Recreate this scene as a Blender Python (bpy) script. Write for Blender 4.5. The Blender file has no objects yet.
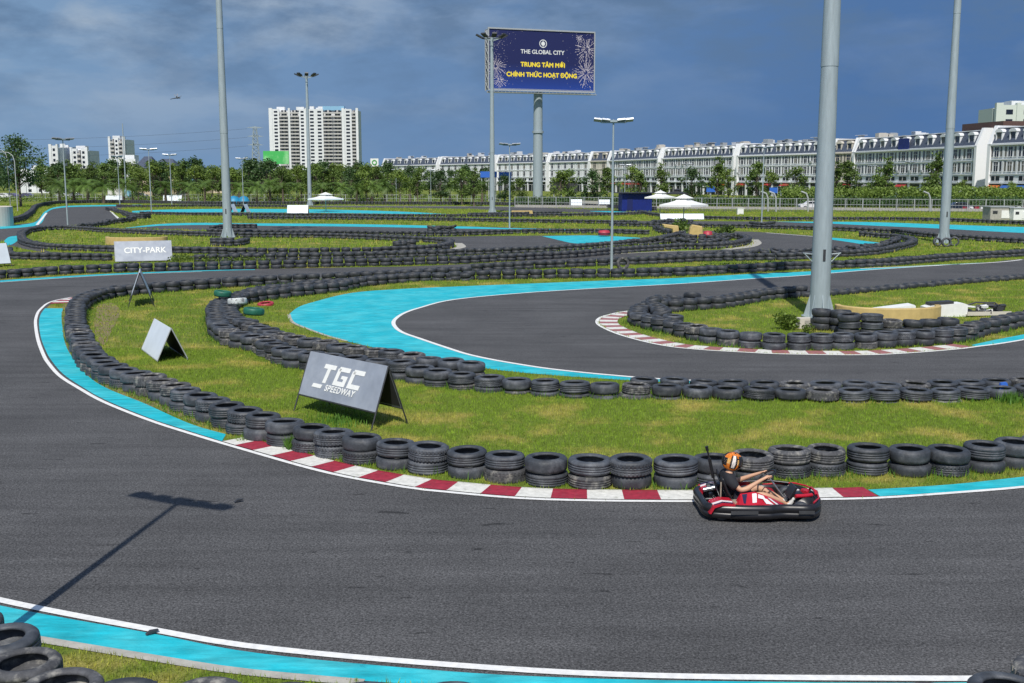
import bpy, math, random
import numpy as np
from mathutils import Vector, Matrix, noise
from mathutils.geometry import tessellate_polygon
random.seed(7); RNG = np.random.default_rng(11)
R = math.radians
sc = bpy.context.scene
COL = sc.collection
# ------------------------------------------------------------------ camera
F, H, HOR = 1080.0, 5.0, 180.0
TH = math.atan((341.5-HOR)/F)
CT, ST = math.cos(TH), math.sin(TH)
def G(u, v):
    a = (u-512)/F; b = (341.5-v)/F
    dy = CT+b*ST; dz = -ST+b*CT
    t = -H/dz
    return (a*t, dy*t)
def U(x, y, z=0.0):
    zz = z-H
    dep = y*CT-zz*ST; up = y*ST+zz*CT
    return (512+F*x/dep, 341.5-F*up/dep)
def XY(u, d):                    # a point seen in column u at plan distance d
    return ((u-512)/F*(d*CT+H*ST), d)
cam = bpy.data.cameras.new('camera'); co = bpy.data.objects.new('camera', cam); COL.objects.link(co)
co.location = (0, 0, H); co.rotation_euler = (math.pi/2-TH, 0, 0)
cam.sensor_width = 36; cam.lens = F/1024*36; cam.clip_end = 6000; cam.clip_start = 0.1
sc.camera = co
# ------------------------------------------------------------------ world and sun
SAZ, SEL = R(5.0), R(52)          # shadows run away from the camera, a little to the right
sd = Vector((-math.sin(SAZ)*math.cos(SEL), -math.cos(SAZ)*math.cos(SEL), math.sin(SEL)))
sun = bpy.data.lights.new('sun', 'SUN'); so = bpy.data.objects.new('sun', sun); COL.objects.link(so)
sun.energy = 4.4; sun.angle = R(0.55); sun.color = (1.0, 0.95, 0.87)
so.rotation_euler = sd.to_track_quat('Z', 'Y').to_euler(); so.location = (0, -20, 40)
w = bpy.data.worlds.new('World'); sc.world = w; w.use_nodes = True
nt = w.node_tree; nt.nodes.clear()
def N(tree, t, **k):
    n = tree.nodes.new(t)
    for a, b in k.items():
        if a.startswith('i_'): n.inputs[a[2:].replace('_', ' ')].default_value = b
        else: setattr(n, a, b)
    return n
L = nt.links.new
sky = N(nt, 'ShaderNodeTexSky', sky_type='NISHITA', sun_disc=False, sun_elevation=SEL, sun_rotation=math.atan2(sd.x, sd.y),
        air_density=1.0, dust_density=0.6, ozone_density=2.0)
tc = N(nt, 'ShaderNodeTexCoord')
mp = N(nt, 'ShaderNodeMapping'); mp.inputs['Scale'].default_value = (2.6, 2.6, 7.5)
L(tc.outputs['Generated'], mp.inputs['Vector'])
n1 = N(nt, 'ShaderNodeTexNoise', i_Scale=2.3, i_Detail=7.0, i_Roughness=0.55, i_Distortion=0.3); L(mp.outputs[0], n1.inputs['Vector'])
mp2 = N(nt, 'ShaderNodeMapping'); mp2.inputs['Scale'].default_value = (2.3, 2.3, 6.0); mp2.inputs['Location'].default_value = (3.1, 1.7, .4)
L(tc.outputs['Generated'], mp2.inputs['Vector'])
n2 = N(nt, 'ShaderNodeTexNoise', i_Scale=4.0, i_Detail=8.0, i_Roughness=0.6); L(mp2.outputs[0], n2.inputs['Vector'])
sx = N(nt, 'ShaderNodeSeparateXYZ'); L(tc.outputs['Generated'], sx.inputs[0])
# storm deck colours: paler to the left, deep slate blue to the right
gx = N(nt, 'ShaderNodeMapRange'); L(sx.outputs['X'], gx.inputs['Value'])
for k, v_ in (('From Min', -0.48), ('From Max', 0.30)): gx.inputs[k].default_value = v_
base = N(nt, 'ShaderNodeMix', data_type='RGBA'); L(gx.outputs[0], base.inputs['Factor'])
base.inputs['A'].default_value = (0.20, 0.325, 0.50, 1); base.inputs['B'].default_value = (0.078, 0.168, 0.36, 1)
r1 = N(nt, 'ShaderNodeMapRange'); L(n1.outputs['Fac'], r1.inputs['Value'])
for k, v_ in (('From Min', 0.45), ('From Max', 0.64)): r1.inputs[k].default_value = v_
# clouds stronger higher up and to the left
cz = N(nt, 'ShaderNodeMapRange'); L(sx.outputs['Z'], cz.inputs['Value'])
for k, v_ in (('From Min', 0.02), ('From Max', 0.15), ('To Min', 0.12), ('To Max', 1.0)): cz.inputs[k].default_value = v_
cx = N(nt, 'ShaderNodeMapRange'); L(sx.outputs['X'], cx.inputs['Value'])
for k, v_ in (('From Min', -0.3), ('From Max', 0.12), ('To Min', 1.0), ('To Max', 0.22)): cx.inputs[k].default_value = v_
m1 = N(nt, 'ShaderNodeMath', operation='MULTIPLY'); L(r1.outputs[0], m1.inputs[0]); L(cz.outputs[0], m1.inputs[1])
m2 = N(nt, 'ShaderNodeMath', operation='MULTIPLY'); L(m1.outputs[0], m2.inputs[0]); L(cx.outputs[0], m2.inputs[1])
c1 = N(nt, 'ShaderNodeMix', data_type='RGBA'); L(m2.outputs[0], c1.inputs['Factor']); L(base.outputs['Result'], c1.inputs['A'])
c1.inputs['B'].default_value = (0.36, 0.44, 0.54, 1)
r2 = N(nt, 'ShaderNodeMapRange'); L(n2.outputs['Fac'], r2.inputs['Value'])
for k, v_ in (('From Min', 0.44), ('From Max', 0.62), ('To Max', 0.8)): r2.inputs[k].default_value = v_
c2 = N(nt, 'ShaderNodeMix', data_type='RGBA'); L(c1.outputs['Result'], c2.inputs['A'])
m3 = N(nt, 'ShaderNodeMath', operation='MULTIPLY'); L(r2.outputs[0], m3.inputs[0]); L(cz.outputs[0], m3.inputs[1]); L(m3.outputs[0], c2.inputs['Factor'])
c2.inputs['B'].default_value = (0.105, 0.18, 0.305, 1)
# the clear Nishita sky shows through the deck a little everywhere, and fully high overhead behind the camera
up = N(nt, 'ShaderNodeMapRange'); L(sx.outputs['Z'], up.inputs['Value'])
for k, v_ in (('From Min', 0.22), ('From Max', 0.6), ('To Min', 0.0), ('To Max', 0.9)): up.inputs[k].default_value = v_
bg1 = N(nt, 'ShaderNodeBackground', i_Strength=0.13); L(sky.outputs[0], bg1.inputs['Color'])
bg2 = N(nt, 'ShaderNodeBackground', i_Strength=1.0); L(c2.outputs['Result'], bg2.inputs['Color'])
mx = N(nt, 'ShaderNodeMixShader'); L(up.outputs[0], mx.inputs['Fac']); L(bg2.outputs[0], mx.inputs[1]); L(bg1.outputs[0], mx.inputs[2])
wo = N(nt, 'ShaderNodeOutputWorld'); L(mx.outputs[0], wo.inputs['Surface'])
vs = sc.view_settings; vs.view_transform = 'Standard'; vs.look = 'None'; vs.gamma = 1; vs.exposure = 0.07; vs.use_curve_mapping = False
# ------------------------------------------------------------------ materials
MATS = {}
def mat(name, col, rough=.6, metal=0., var=.18, scale=6., bump=0., bscale=40., col2=None, thr=(.4, .65), scale2=1.2, spec=.5, trans=0., objrand=0., stretch=None, sss=None):
    if name in MATS: return MATS[name]
    m = bpy.data.materials.new(name); m.use_nodes = True; t = m.node_tree; t.nodes.clear(); l = t.links.new
    c = N(t, 'ShaderNodeTexCoord'); vec = c.outputs['Object']
    if stretch:
        mm = N(t, 'ShaderNodeMapping'); mm.inputs['Scale'].default_value = stretch; l(vec, mm.inputs['Vector']); vec = mm.outputs[0]
    n = N(t, 'ShaderNodeTexNoise', i_Scale=scale, i_Detail=5.0, i_Roughness=.6); l(vec, n.inputs['Vector'])
    r = N(t, 'ShaderNodeMapRange'); l(n.outputs['Fac'], r.inputs['Value'])
    for k, v_ in (('From Min', .3), ('From Max', .7), ('To Min', 1-var), ('To Max', 1+var)): r.inputs[k].default_value = v_
    cur = None
    if col2:
        n2_ = N(t, 'ShaderNodeTexNoise', i_Scale=scale2, i_Detail=6.0, i_Roughness=.62); l(c.outputs['Object'], n2_.inputs['Vector'])
        r2_ = N(t, 'ShaderNodeMapRange'); l(n2_.outputs['Fac'], r2_.inputs['Value']); r2_.inputs['From Min'].default_value = thr[0]; r2_.inputs['From Max'].default_value = thr[1]
        mi = N(t, 'ShaderNodeMix', data_type='RGBA'); l(r2_.outputs[0], mi.inputs['Factor']); mi.inputs['A'].default_value = (*col, 1); mi.inputs['B'].default_value = (*col2, 1)
        cur = mi.outputs['Result']
    sc_ = N(t, 'ShaderNodeVectorMath', operation='SCALE')
    if cur: l(cur, sc_.inputs[0])
    else: sc_.inputs[0].default_value = col
    fac = r.outputs[0]
    if objrand:
        oi = N(t, 'ShaderNodeObjectInfo'); rr = N(t, 'ShaderNodeMapRange'); l(oi.outputs['Random'], rr.inputs['Value'])
        rr.inputs['To Min'].default_value = 1-objrand; rr.inputs['To Max'].default_value = 1+objrand
        mu = N(t, 'ShaderNodeMath', operation='MULTIPLY'); l(fac, mu.inputs[0]); l(rr.outputs[0], mu.inputs[1]); fac = mu.outputs[0]
    l(fac, sc_.inputs['Scale'])
    p = N(t, 'ShaderNodeBsdfPrincipled'); l(sc_.outputs[0], p.inputs['Base Color'])
    p.inputs['Roughness'].default_value = rough; p.inputs['Metallic'].default_value = metal; p.inputs['Specular IOR Level'].default_value = spec
    if bump:
        nb = N(t, 'ShaderNodeTexNoise', i_Scale=bscale, i_Detail=4.0); l(c.outputs['Object'], nb.inputs['Vector'])
        b = N(t, 'ShaderNodeBump', i_Strength=min(1, bump), i_Distance=.02*max(1, bump)); l(nb.outputs['Fac'], b.inputs['Height']); l(b.outputs[0], p.inputs['Normal'])
    o = N(t, 'ShaderNodeOutputMaterial')
    if trans:
        tr = N(t, 'ShaderNodeBsdfTranslucent'); l(sc_.outputs[0], tr.inputs['Color'])
        ms = N(t, 'ShaderNodeMixShader'); ms.inputs['Fac'].default_value = trans; l(p.outputs[0], ms.inputs[1]); l(tr.outputs[0], ms.inputs[2]); l(ms.outputs[0], o.inputs['Surface'])
    else: l(p.outputs[0], o.inputs['Surface'])
    MATS[name] = m; return m
def ground_mat():
    m = mat('lawn', (.12, .165, .028), rough=.9, var=.5, scale=26., bump=1., bscale=60., col2=(.34, .28, .085), thr=(.50, .70), scale2=.6, spec=.1)
    return m
lawn = ground_mat()
blade_m = mat('grass_blade', (.225, .335, .035), rough=.6, var=.6, scale=7., col2=(.48, .42, .10), thr=(.49, .68), scale2=.6, spec=.2, trans=.3)
weed_m = mat('weed_blade', (.10, .22, .03), rough=.6, var=.35, scale=9., spec=.3, trans=.35)
def asphalt_mat():
    m = bpy.data.materials.new('asphalt'); m.use_nodes = True; t = m.node_tree; t.nodes.clear(); l = t.links.new
    c = N(t, 'ShaderNodeTexCoord')
    fine = N(t, 'ShaderNodeTexNoise', i_Scale=34., i_Detail=3., i_Roughness=.75); l(c.outputs['Object'], fine.inputs['Vector'])
    vo = N(t, 'ShaderNodeTexVoronoi', i_Scale=42.); l(c.outputs['Object'], vo.inputs['Vector'])
    big = N(t, 'ShaderNodeTexNoise', i_Scale=.35, i_Detail=5., i_Roughness=.6); l(c.outputs['Object'], big.inputs['Vector'])
    mp_ = N(t, 'ShaderNodeMapping'); mp_.inputs['Scale'].default_value = (.12, 1.7, 1); l(c.outputs['Object'], mp_.inputs['Vector'])
    strk = N(t, 'ShaderNodeTexNoise', i_Scale=1.4, i_Detail=5., i_Roughness=.6); l(mp_.outputs[0], strk.inputs['Vector'])
    def mr(src, a, b, lo, hi):
        r = N(t, 'ShaderNodeMapRange'); l(src, r.inputs['Value'])
        for k, v_ in (('From Min', a), ('From Max', b), ('To Min', lo), ('To Max', hi)): r.inputs[k].default_value = v_
        return r.outputs[0]
    def mul(a, b):
        q = N(t, 'ShaderNodeMath', operation='MULTIPLY'); l(a, q.inputs[0]); l(b, q.inputs[1]); return q.outputs[0]
    f = mul(mul(mr(fine.outputs['Fac'], .32, .68, .3, 1.7), mr(big.outputs['Fac'], .3, .7, .82, 1.16)), mr(strk.outputs['Fac'], .35, .65, .84, 1.12))
    f = mul(f, mr(vo.outputs['Distance'], .0, .6, 1.35, .75))
    mp3 = N(t, 'ShaderNodeMapping'); mp3.inputs['Scale'].default_value = (.7, 2.6, 1); l(c.outputs['Object'], mp3.inputs['Vector'])
    mk = N(t, 'ShaderNodeTexNoise', i_Scale=1.9, i_Detail=3., i_Roughness=.5, i_Distortion=.5); l(mp3.outputs[0], mk.inputs['Vector'])
    f = mul(f, mr(mk.outputs['Fac'], .68, .73, 1., .4))
    s = N(t, 'ShaderNodeVectorMath', operation='SCALE'); s.inputs[0].default_value = (.086, .086, .088); l(f, s.inputs['Scale'])
    p = N(t, 'ShaderNodeBsdfPrincipled', i_Roughness=.85); p.inputs['Specular IOR Level'].default_value = .3; l(s.outputs[0], p.inputs['Base Color'])
    b = N(t, 'ShaderNodeBump', i_Strength=.5, i_Distance=.01); l(fine.outputs['Fac'], b.inputs['Height']); l(b.outputs[0], p.inputs['Normal'])
    o = N(t, 'ShaderNodeOutputMaterial'); l(p.outputs[0], o.inputs['Surface']); MATS['asphalt'] = m; return m
asph = asphalt_mat()
cyan = mat('turquoise_paint', (.006, .39, .47), rough=.6, var=.3, scale=3., bump=.3, bscale=30, col2=(.05, .47, .53), thr=(.42, .66), scale2=.9, stretch=(.5, 2.2, 1))
white = mat('white_paint', (.72, .72, .70), rough=.6, var=.14, scale=12, col2=(.42, .42, .40), thr=(.62, .75), scale2=6)
redp = mat('red_paint', (.30, .022, .045), rough=.6, var=.25, scale=9, col2=(.20, .05, .06), thr=(.55, .75), scale2=7)
kwhite = mat('kerb_white', (.62, .62, .58), rough=.7, var=.18, scale=9, col2=(.35, .36, .30), thr=(.58, .75), scale2=7)
pinkp = mat('faded_red_paint', (.30, .12, .12), rough=.7, var=.25, scale=9)
dirt = mat('dirt', (.21, .165, .10), rough=.95, var=.35, scale=14, bump=1., bscale=30, col2=(.12, .15, .04), thr=(.5, .62), scale2=2.5, spec=.1)
conc = mat('concrete', (.36, .35, .31), rough=.9, var=.2, scale=5, bump=.3)
rub = mat('rubber', (.044, .050, .060), rough=.6, var=.4, scale=7, objrand=.28, bump=.25, bscale=30, col2=(.080, .086, .096), thr=(.52, .66), scale2=4., spec=.5)
rub2 = mat('dusty_rubber', (.062, .064, .070), rough=.8, var=.4, scale=12, objrand=.15, bump=.3, bscale=30, col2=(.17, .165, .15), thr=(.5, .66), scale2=6.)
rubg = mat('green_painted_rubber', (.015, .11, .07), rough=.5, var=.3, scale=7)
rubw = mat('white_painted_rubber', (.5, .53, .52), rough=.5, var=.25, scale=7, col2=(.2, .2, .2), thr=(.55, .6), scale2=6)
rubr = mat('red_painted_rubber', (.35, .03, .05), rough=.5, var=.25, scale=7)
galv = mat('galvanised_steel', (.32, .38, .41), rough=.5, metal=.12, var=.12, scale=3, stretch=(3, 3, .4))
steel = mat('painted_steel', (.40, .42, .43), rough=.5, metal=.2, var=.1)
darkst = mat('dark_steel', (.05, .052, .058), rough=.5, metal=.3, var=.2)
silver = mat('silver_board', (.30, .33, .385), rough=.38, metal=.25, var=.1, scale=2.5, col2=(.36, .39, .44), thr=(.4, .6), scale2=1.5)
boardw = mat('pale_board', (.60, .66, .72), rough=.4, var=.06, scale=2)
boardback = mat('board_back', (.03, .03, .034), rough=.7)
wht = mat('white_plastic', (.75, .76, .74), rough=.5, var=.06)
yel = mat('yellow_foam', (.50, .37, .15), rough=.6, var=.15, scale=3)
wallw = mat('white_render', (.66, .68, .70), rough=.8, var=.06, scale=.4, objrand=.05)
wallc = mat('cream_render', (.52, .49, .43), rough=.8, var=.08, scale=.4)
slate = mat('slate', (.06, .075, .11), rough=.6, var=.25, scale=2)
glass = mat('window_glass', (.016, .02, .03), rough=.12, var=.2, scale=.5, spec=.7)
leafA = mat('leaf', (.12, .19, .038), rough=.6, var=.5, scale=1.3, trans=.3, objrand=.2)
leafB = mat('leaf_dark', (.055, .11, .03), rough=.55, var=.45, scale=1.3, trans=.25, objrand=.2)
leafP = mat('palm_leaf', (.12, .20, .04), rough=.5, var=.35, scale=1.5, trans=.25, objrand=.2)
leafY = mat('light_leaf', (.16, .235, .04), rough=.6, var=.4, scale=1.3, trans=.3, objrand=.15)
bark = mat('bark', (.13, .105, .08), rough=.9, var=.3, scale=3)
# ------------------------------------------------------------------ mesh helpers
class MB:
    def __init__(s): s.v = []; s.f = []; s.m = []; s.mi = 0; s.sm = []; s.smooth = False
    def add(s, vs_, fs):
        b = len(s.v); s.v += [tuple(x) for x in vs_]
        for f in fs: s.f.append(tuple(i+b for i in f)); s.m.append(s.mi); s.sm.append(s.smooth)
        return s
    def box(s, c, d, rz=0, rx=0, ry=0, taper=1.):
        hx, hy, hz = d[0]/2, d[1]/2, d[2]/2
        M_ = Matrix.Translation(c) @ Matrix.Rotation(rz, 4, 'Z') @ Matrix.Rotation(ry, 4, 'Y') @ Matrix.Rotation(rx, 4, 'X')
        p = [(-hx, -hy, -hz), (hx, -hy, -hz), (hx, hy, -hz), (-hx, hy, -hz)]; q = [(x*taper, y*taper, hz) for x, y, z in p]
        return s.add([M_ @ Vector(x) for x in p+q], [(3, 2, 1, 0), (4, 5, 6, 7), (0, 1, 5, 4), (1, 2, 6, 5), (2, 3, 7, 6), (3, 0, 4, 7)])
    def tube(s, pts, r, n=8, caps=True):
        pts = [Vector(p) for p in pts]; rs = r if isinstance(r, (list, tuple)) else [r]*len(pts)
        b = len(s.v); prev = None; vs_ = []
        for i, p in enumerate(pts):
            d = (pts[min(i+1, len(pts)-1)]-pts[max(i-1, 0)]).normalized()
            if prev is None:
                a = Vector((0, 0, 1)) if abs(d.z) < .9 else Vector((1, 0, 0)); x = d.cross(a).normalized()
            else: x = (prev-d*prev.dot(d)).normalized()
            prev = x; y = d.cross(x)
            for k in range(n): an = 2*math.pi*k/n; vs_.append(p+(x*math.cos(an)+y*math.sin(an))*rs[i])
        fs = [(i*n+k, i*n+(k+1) % n, (i+1)*n+(k+1) % n, (i+1)*n+k) for i in range(len(pts)-1) for k in range(n)]
        sm = s.smooth; s.smooth = True if n > 5 else sm; s.add(vs_, fs)
        s.smooth = False
        if caps: s.add(vs_[:n], [tuple(reversed(range(n)))]); s.add(vs_[-n:], [tuple(range(n))])
        s.smooth = sm; return s
    def lathe(s, prof, n=24, c=(0, 0, 0), closed=False, M_=None):
        k = len(prof); vs_ = []
        for i in range(n):
            a = 2*math.pi*i/n
            for r, z in prof:
                p = Vector((r*math.cos(a), r*math.sin(a), z)); p = (M_ @ p) if M_ else p; vs_.append(p+Vector(c))
        fs = []
        for i in range(n):
            j = (i+1) % n
            for q in range(k if closed else k-1):
                q2 = (q+1) % k; fs.append((i*k+q, j*k+q, j*k+q2, i*k+q2))
        return s.add(vs_, fs)
    def prism(s, poly, h, axis='y', off=0.):     # poly in (a, b), extruded along the axis
        n = len(poly)
        def P(a, b, t): return {'y': (a, t, b), 'x': (t, a, b), 'z': (a, b, t)}[axis]
        return s.add([P(a, b, off) for a, b in poly]+[P(a, b, off+h) for a, b in poly], [tuple(range(n)), tuple(range(2*n-1, n-1, -1))]+[(i+n, (i+1) % n+n, (i+1) % n, i) for i in range(n)])
    def build(s, name, mats, parent=None, loc=None, rz=None):
        me = bpy.data.meshes.new(name); me.from_pydata(s.v, [], s.f)
        for m in (mats if isinstance(mats, (list, tuple)) else [mats]): me.materials.append(m)
        me.polygons.foreach_set('material_index', s.m); me.polygons.foreach_set('use_smooth', s.sm); me.update()
        o = bpy.data.objects.new(name, me); COL.objects.link(o)
        if parent: o.parent = parent
        if loc is not None: o.location = loc
        if rz is not None: o.rotation_euler = (0, 0, rz)
        return o
def tag(o, label=None, cat=None, group=None, kind=None):
    if label: o['label'] = label
    if cat: o['category'] = cat
    if group: o['group'] = group
    if kind: o['kind'] = kind
    return o
def thing(name, label, cat, loc=(0, 0, 0), rz=0, group=None):
    o = bpy.data.objects.new(name, None); COL.objects.link(o); o.location = loc; o.rotation_euler = (0, 0, rz); o.empty_display_size = .3
    return tag(o, label, cat, group)
KIDS = {}
def dup(root, loc, rz=0, label=None, group=None, scale=None):
    kids = KIDS.get(root.name)
    if kids is None: kids = KIDS[root.name] = [(c, [g for g in bpy.data.objects if g.parent == c]) for c in bpy.data.objects if c.parent == root]
    r = root.copy(); COL.objects.link(r); r.location = loc; r.rotation_euler = (0, 0, rz)
    if scale: r.scale = scale if isinstance(scale, (tuple, list)) else (scale,)*3
    if label: r['label'] = label
    if group: r['group'] = group
    for c, gs in kids:
        k = c.copy(); COL.objects.link(k); k.parent = r
        for g in gs: q = g.copy(); COL.objects.link(q); q.parent = k
    return r
def place(proto, used, loc, rz=0, label=None, group=None, scale=None):
    if proto.name not in used:
        used.add(proto.name)
        KIDS[proto.name] = [(c, [g for g in bpy.data.objects if g.parent == c]) for c in bpy.data.objects if c.parent == proto]
        proto.location = loc; proto.rotation_euler = (0, 0, rz)
        if scale: proto.scale = scale if isinstance(scale, (tuple, list)) else (scale,)*3
        if label: proto['label'] = label
        if group: proto['group'] = group
        return proto
    return dup(proto, loc, rz, label, group, scale)
USED = set()
def text_mesh(s, size, m, parent, name='lettering', M_=None, ext=.004, bold=0., shear=0., sp=1.0, ax='CENTER', fat=0):
    cu = bpy.data.curves.new(name, 'FONT'); cu.body = s; cu.size = size; cu.align_x = ax; cu.align_y = 'CENTER'; cu.extrude = ext; cu.offset = bold; cu.shear = shear; cu.space_character = sp
    t = bpy.data.objects.new('t', cu); COL.objects.link(t); bpy.context.view_layer.update()
    me = bpy.data.meshes.new_from_object(t.evaluated_get(bpy.context.evaluated_depsgraph_get())); bpy.data.objects.remove(t)
    me.materials.clear(); me.materials.append(m); me.name = name
    if fat:
        vs0 = [v.co.copy() for v in me.vertices]; fs0 = [tuple(p.vertices) for p in me.polygons]; V2, F2 = [], []
        for q, (dx_, dy_) in enumerate(((0, 0), (fat, 0), (-fat, 0), (0, fat), (0, -fat))):
            b0 = len(V2); V2 += [(v.x+dx_, v.y+dy_, v.z+.004*q) for v in vs0]; F2 += [tuple(i+b0 for i in f) for f in fs0]
        me.clear_geometry(); me.from_pydata(V2, [], F2); me.materials.clear(); me.materials.append(m)
    if M_: me.transform(M_)
    o = bpy.data.objects.new(name, me); COL.objects.link(o); o.parent = parent; return o
# ------------------------------------------------------------------ track drawing on flat ground
def cr(pts, n=6):
    if len(pts) < 3: return list(pts)
    out = []; P = [pts[0]]+list(pts)+[pts[-1]]
    for i in range(1, len(P)-2):
        p0, p1, p2, p3 = P[i-1], P[i], P[i+1], P[i+2]
        for k in range(n):
            t = k/n
            out.append(tuple(.5*((2*p1[j])+(-p0[j]+p2[j])*t+(2*p0[j]-5*p1[j]+4*p2[j]-p3[j])*t*t+(-p0[j]+3*p1[j]-3*p2[j]+p3[j])*t**3) for j in (0, 1)))
    out.append(pts[-1]); return out
def gp(pts, n=6): return [G(*p) for p in cr(pts, n)]
def sheet(name, poly, z, m, kind='structure'):
    cl = []
    for p in poly:
        if not cl or (abs(p[0]-cl[-1][0])+abs(p[1]-cl[-1][1])) > 1e-4: cl.append(p)
    tris = tessellate_polygon([[Vector((x, y, 0)) for x, y in cl]])
    fs = []
    for a, b, c in tris:
        ar = (cl[b][0]-cl[a][0])*(cl[c][1]-cl[a][1])-(cl[b][1]-cl[a][1])*(cl[c][0]-cl[a][0])
        if abs(ar) < 1e-9: continue
        fs.append((a, b, c) if ar > 0 else (a, c, b))
    me = bpy.data.meshes.new(name); me.from_pydata([(x, y, z) for x, y in cl], [], fs); me.materials.append(m)
    o = bpy.data.objects.new(name, me); COL.objects.link(o); o['kind'] = kind; return o
def resample(pl, step):
    P = [Vector(p) for p in pl]; d = [0.]
    for a, b in zip(P, P[1:]): d.append(d[-1]+(b-a).length)
    n = max(1, int(d[-1]/step)); out = []; j = 0
    for i in range(n+1):
        s = min(i*step, d[-1]) if step*n <= d[-1] else d[-1]*i/n
        while j < len(d)-2 and d[j+1] < s: j += 1
        t = (s-d[j])/max(1e-9, d[j+1]-d[j]); p = P[j].lerp(P[j+1], t); tg = (P[j+1]-P[j]).normalized()
        out.append((p.x, p.y, tg.x, tg.y))
    return out
def band(mb, pl, a, b, z, step=.4, thick=0, fn=None):
    rs = resample(pl, step)
    L_ = [(x-ty*a, y+tx*a, x-ty*b, y+tx*b) for x, y, tx, ty in rs]
    for i, (p, q) in enumerate(zip(L_, L_[1:])):
        if fn: mb.mi = fn(i)
        mb.add([(p[0], p[1], z), (q[0], q[1], z), (q[2], q[3], z), (p[2], p[3], z)], [(0, 3, 2, 1) if b < a else (0, 1, 2, 3)])
# ------------------------------------------------------------------ ground, lawns, asphalt
g = MB(); S_ = 2600
g.add([(-S_, -40, 0), (S_, -40, 0), (S_, 5200, 0), (-S_, 5200, 0)], [(0, 1, 2, 3)]); tag(g.build('ground', lawn), kind='structure')
near_line = [(-420, 470), (-250, 530), (-120, 569), (0, 601), (152, 630.6), (260, 648.5), (450, 666), (640, 676.5), (902, 679.5), (1024, 678.5), (1200, 670), (1500, 640)]
W1 = [(1500, 425), (1200, 465), (1100, 478), (1024, 487.6), (960, 493), (881, 498.5), (820, 500), (694, 502), (541.6, 500), (440, 492), (400, 487), (326, 473), (240, 449), (190, 434), (150, 421), (105, 403), (79.5, 389), (60, 376.5), (48, 363), (43, 354), (38, 340), (35.5, 324), (37, 315), (41, 309), (51, 302), (74, 297)]
up_lo = [(95, 293.5), (120, 290), (160, 287), (200, 284.5), (260, 282), (330, 278), (403, 273.5), (466, 269.5), (500, 266.5), (572, 262), (640, 257), (700, 253.6), (745, 252), (800, 251.5), (850, 251), (874, 249), (886, 245.6), (880, 242.8), (865, 241), (825, 237), (764, 232.4), (720, 231), (700, 231)]
up_hi = [(706, 233.4), (738, 236), (754, 241), (757, 245), (741, 248.8), (700, 250.5), (644, 252.5), (580, 256.5), (496, 262.4), (420, 266), (378, 267), (276, 268.6), (200, 270), (101, 274), (0, 280), (-150, 287), (-420, 300)]
near_p = gp(near_line); W1g = gp(W1); edge_p = gp([(-420, 480), (-250, 540), (-120, 580), (0, 612), (152, 640), (260, 659), (450, 676), (575, 681.5), (700, 685), (900, 687), (1024, 686), (1200, 677), (1500, 646)]); T1 = edge_p+W1g+gp(up_lo)+gp(up_hi)+[G(-900, 330)]
sheet('asphalt_track', T1, .004, asph)
# the wide hairpin
C3top = [(289, 314.5), (298, 307.5), (314, 302), (352, 293), (403, 289), (460, 286.5), (521.6, 284), (598, 281), (680, 278), (752, 274), (800, 272), (875, 268), (985, 262.7), (1024, 259), (1200, 249), (1400, 240)]
C3bot = [(289, 314.5), (290.5, 319.5), (296.5, 324.6), (327, 336), (378, 348.7), (428.5, 359), (485, 368.5), (541, 374.5), (633, 380.7), (700, 384), (800, 386.5), (900, 387), (1024, 385), (1200, 376), (1500, 355)]
W3o = [(960, 264.4), (875, 269.8), (800, 276), (752, 279), (680, 284), (598, 288.5), (521.6, 293.4), (453, 300), (420, 308), (403, 314), (394, 321), (395, 327), (403, 333), (420, 339), (445, 347.5), (471, 355.5), (509, 363), (560, 370.5), (640, 378), (700, 381.2)]
W3i = [(1200, 308), (1024, 340), (976, 347), (961, 349), (913.6, 353), (861, 355.3), (780, 354.3), (752, 353), (700.6, 350), (662, 345.6), (623, 336), (601.5, 327), (597, 322), (600, 318), (608, 315.3), (623, 312), (642, 310), (665, 307.6), (700, 304.5), (744, 300), (787, 294.5), (830, 291), (875, 287.5), (947, 281), (1024, 275), (1200, 262), (1400, 251)]
t_top = gp(C3top); t_bot = gp(C3bot); W3ig = gp(W3i)
T3 = list(reversed(t_top))[0:-1]+t_bot+W3ig
sheet('asphalt_hairpin', T3, .004, asph)
# the other legs, seen as narrow strips
STR = [
 [(459, 246), (452, 242), (440, 239), (420, 237.2), (470, 236.3), (545, 235.6), (590, 235.2), (656, 239.3), (625, 242.5), (585, 245), (500, 251), (466, 253), (400, 256), (300, 258.5), (200, 258.4), (110, 256), (40, 252), (10, 246), (4, 241), (-60, 262), (-60, 236), (0, 226.5), (34, 222.5), (46, 211), (61, 206.3), (104, 205), (142, 204.8), (142, 206.2), (116, 209), (110, 211), (120, 219.5), (90, 225), (38, 229.5), (22, 236), (20, 243), (51, 252), (112, 254.5), (200, 256.2), (300, 256.5), (403, 253.5), (446, 250.5)],
 [(122, 228.5), (160, 224), (200, 222.8), (240, 223.2), (350, 224), (460, 226.3), (582, 229.4), (640, 230.6), (640, 232.3), (560, 232), (504, 231), (440, 233.8), (240, 233), (213, 230.5)],
 [(132, 211.5), (170, 209.5), (240, 208.8), (330, 209.6), (400, 211.5), (452, 214.3), (400, 214.6), (330, 213.4), (240, 212.8), (150, 213.3)],
 [(250, 205.6), (322, 205.8), (460, 206.2), (520, 206.8), (560, 208.6), (617, 211.2), (640, 213), (600, 213.2), (520, 211.8), (470, 209), (322, 207.4), (250, 207)],
 [(610, 221), (700, 221.2), (774, 221.6), (865, 222), (1024, 227), (1300, 234), (1300, 252), (1024, 241), (940, 235), (866, 230), (800, 227), (764, 226), (700, 225), (610, 224)],
]
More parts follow.
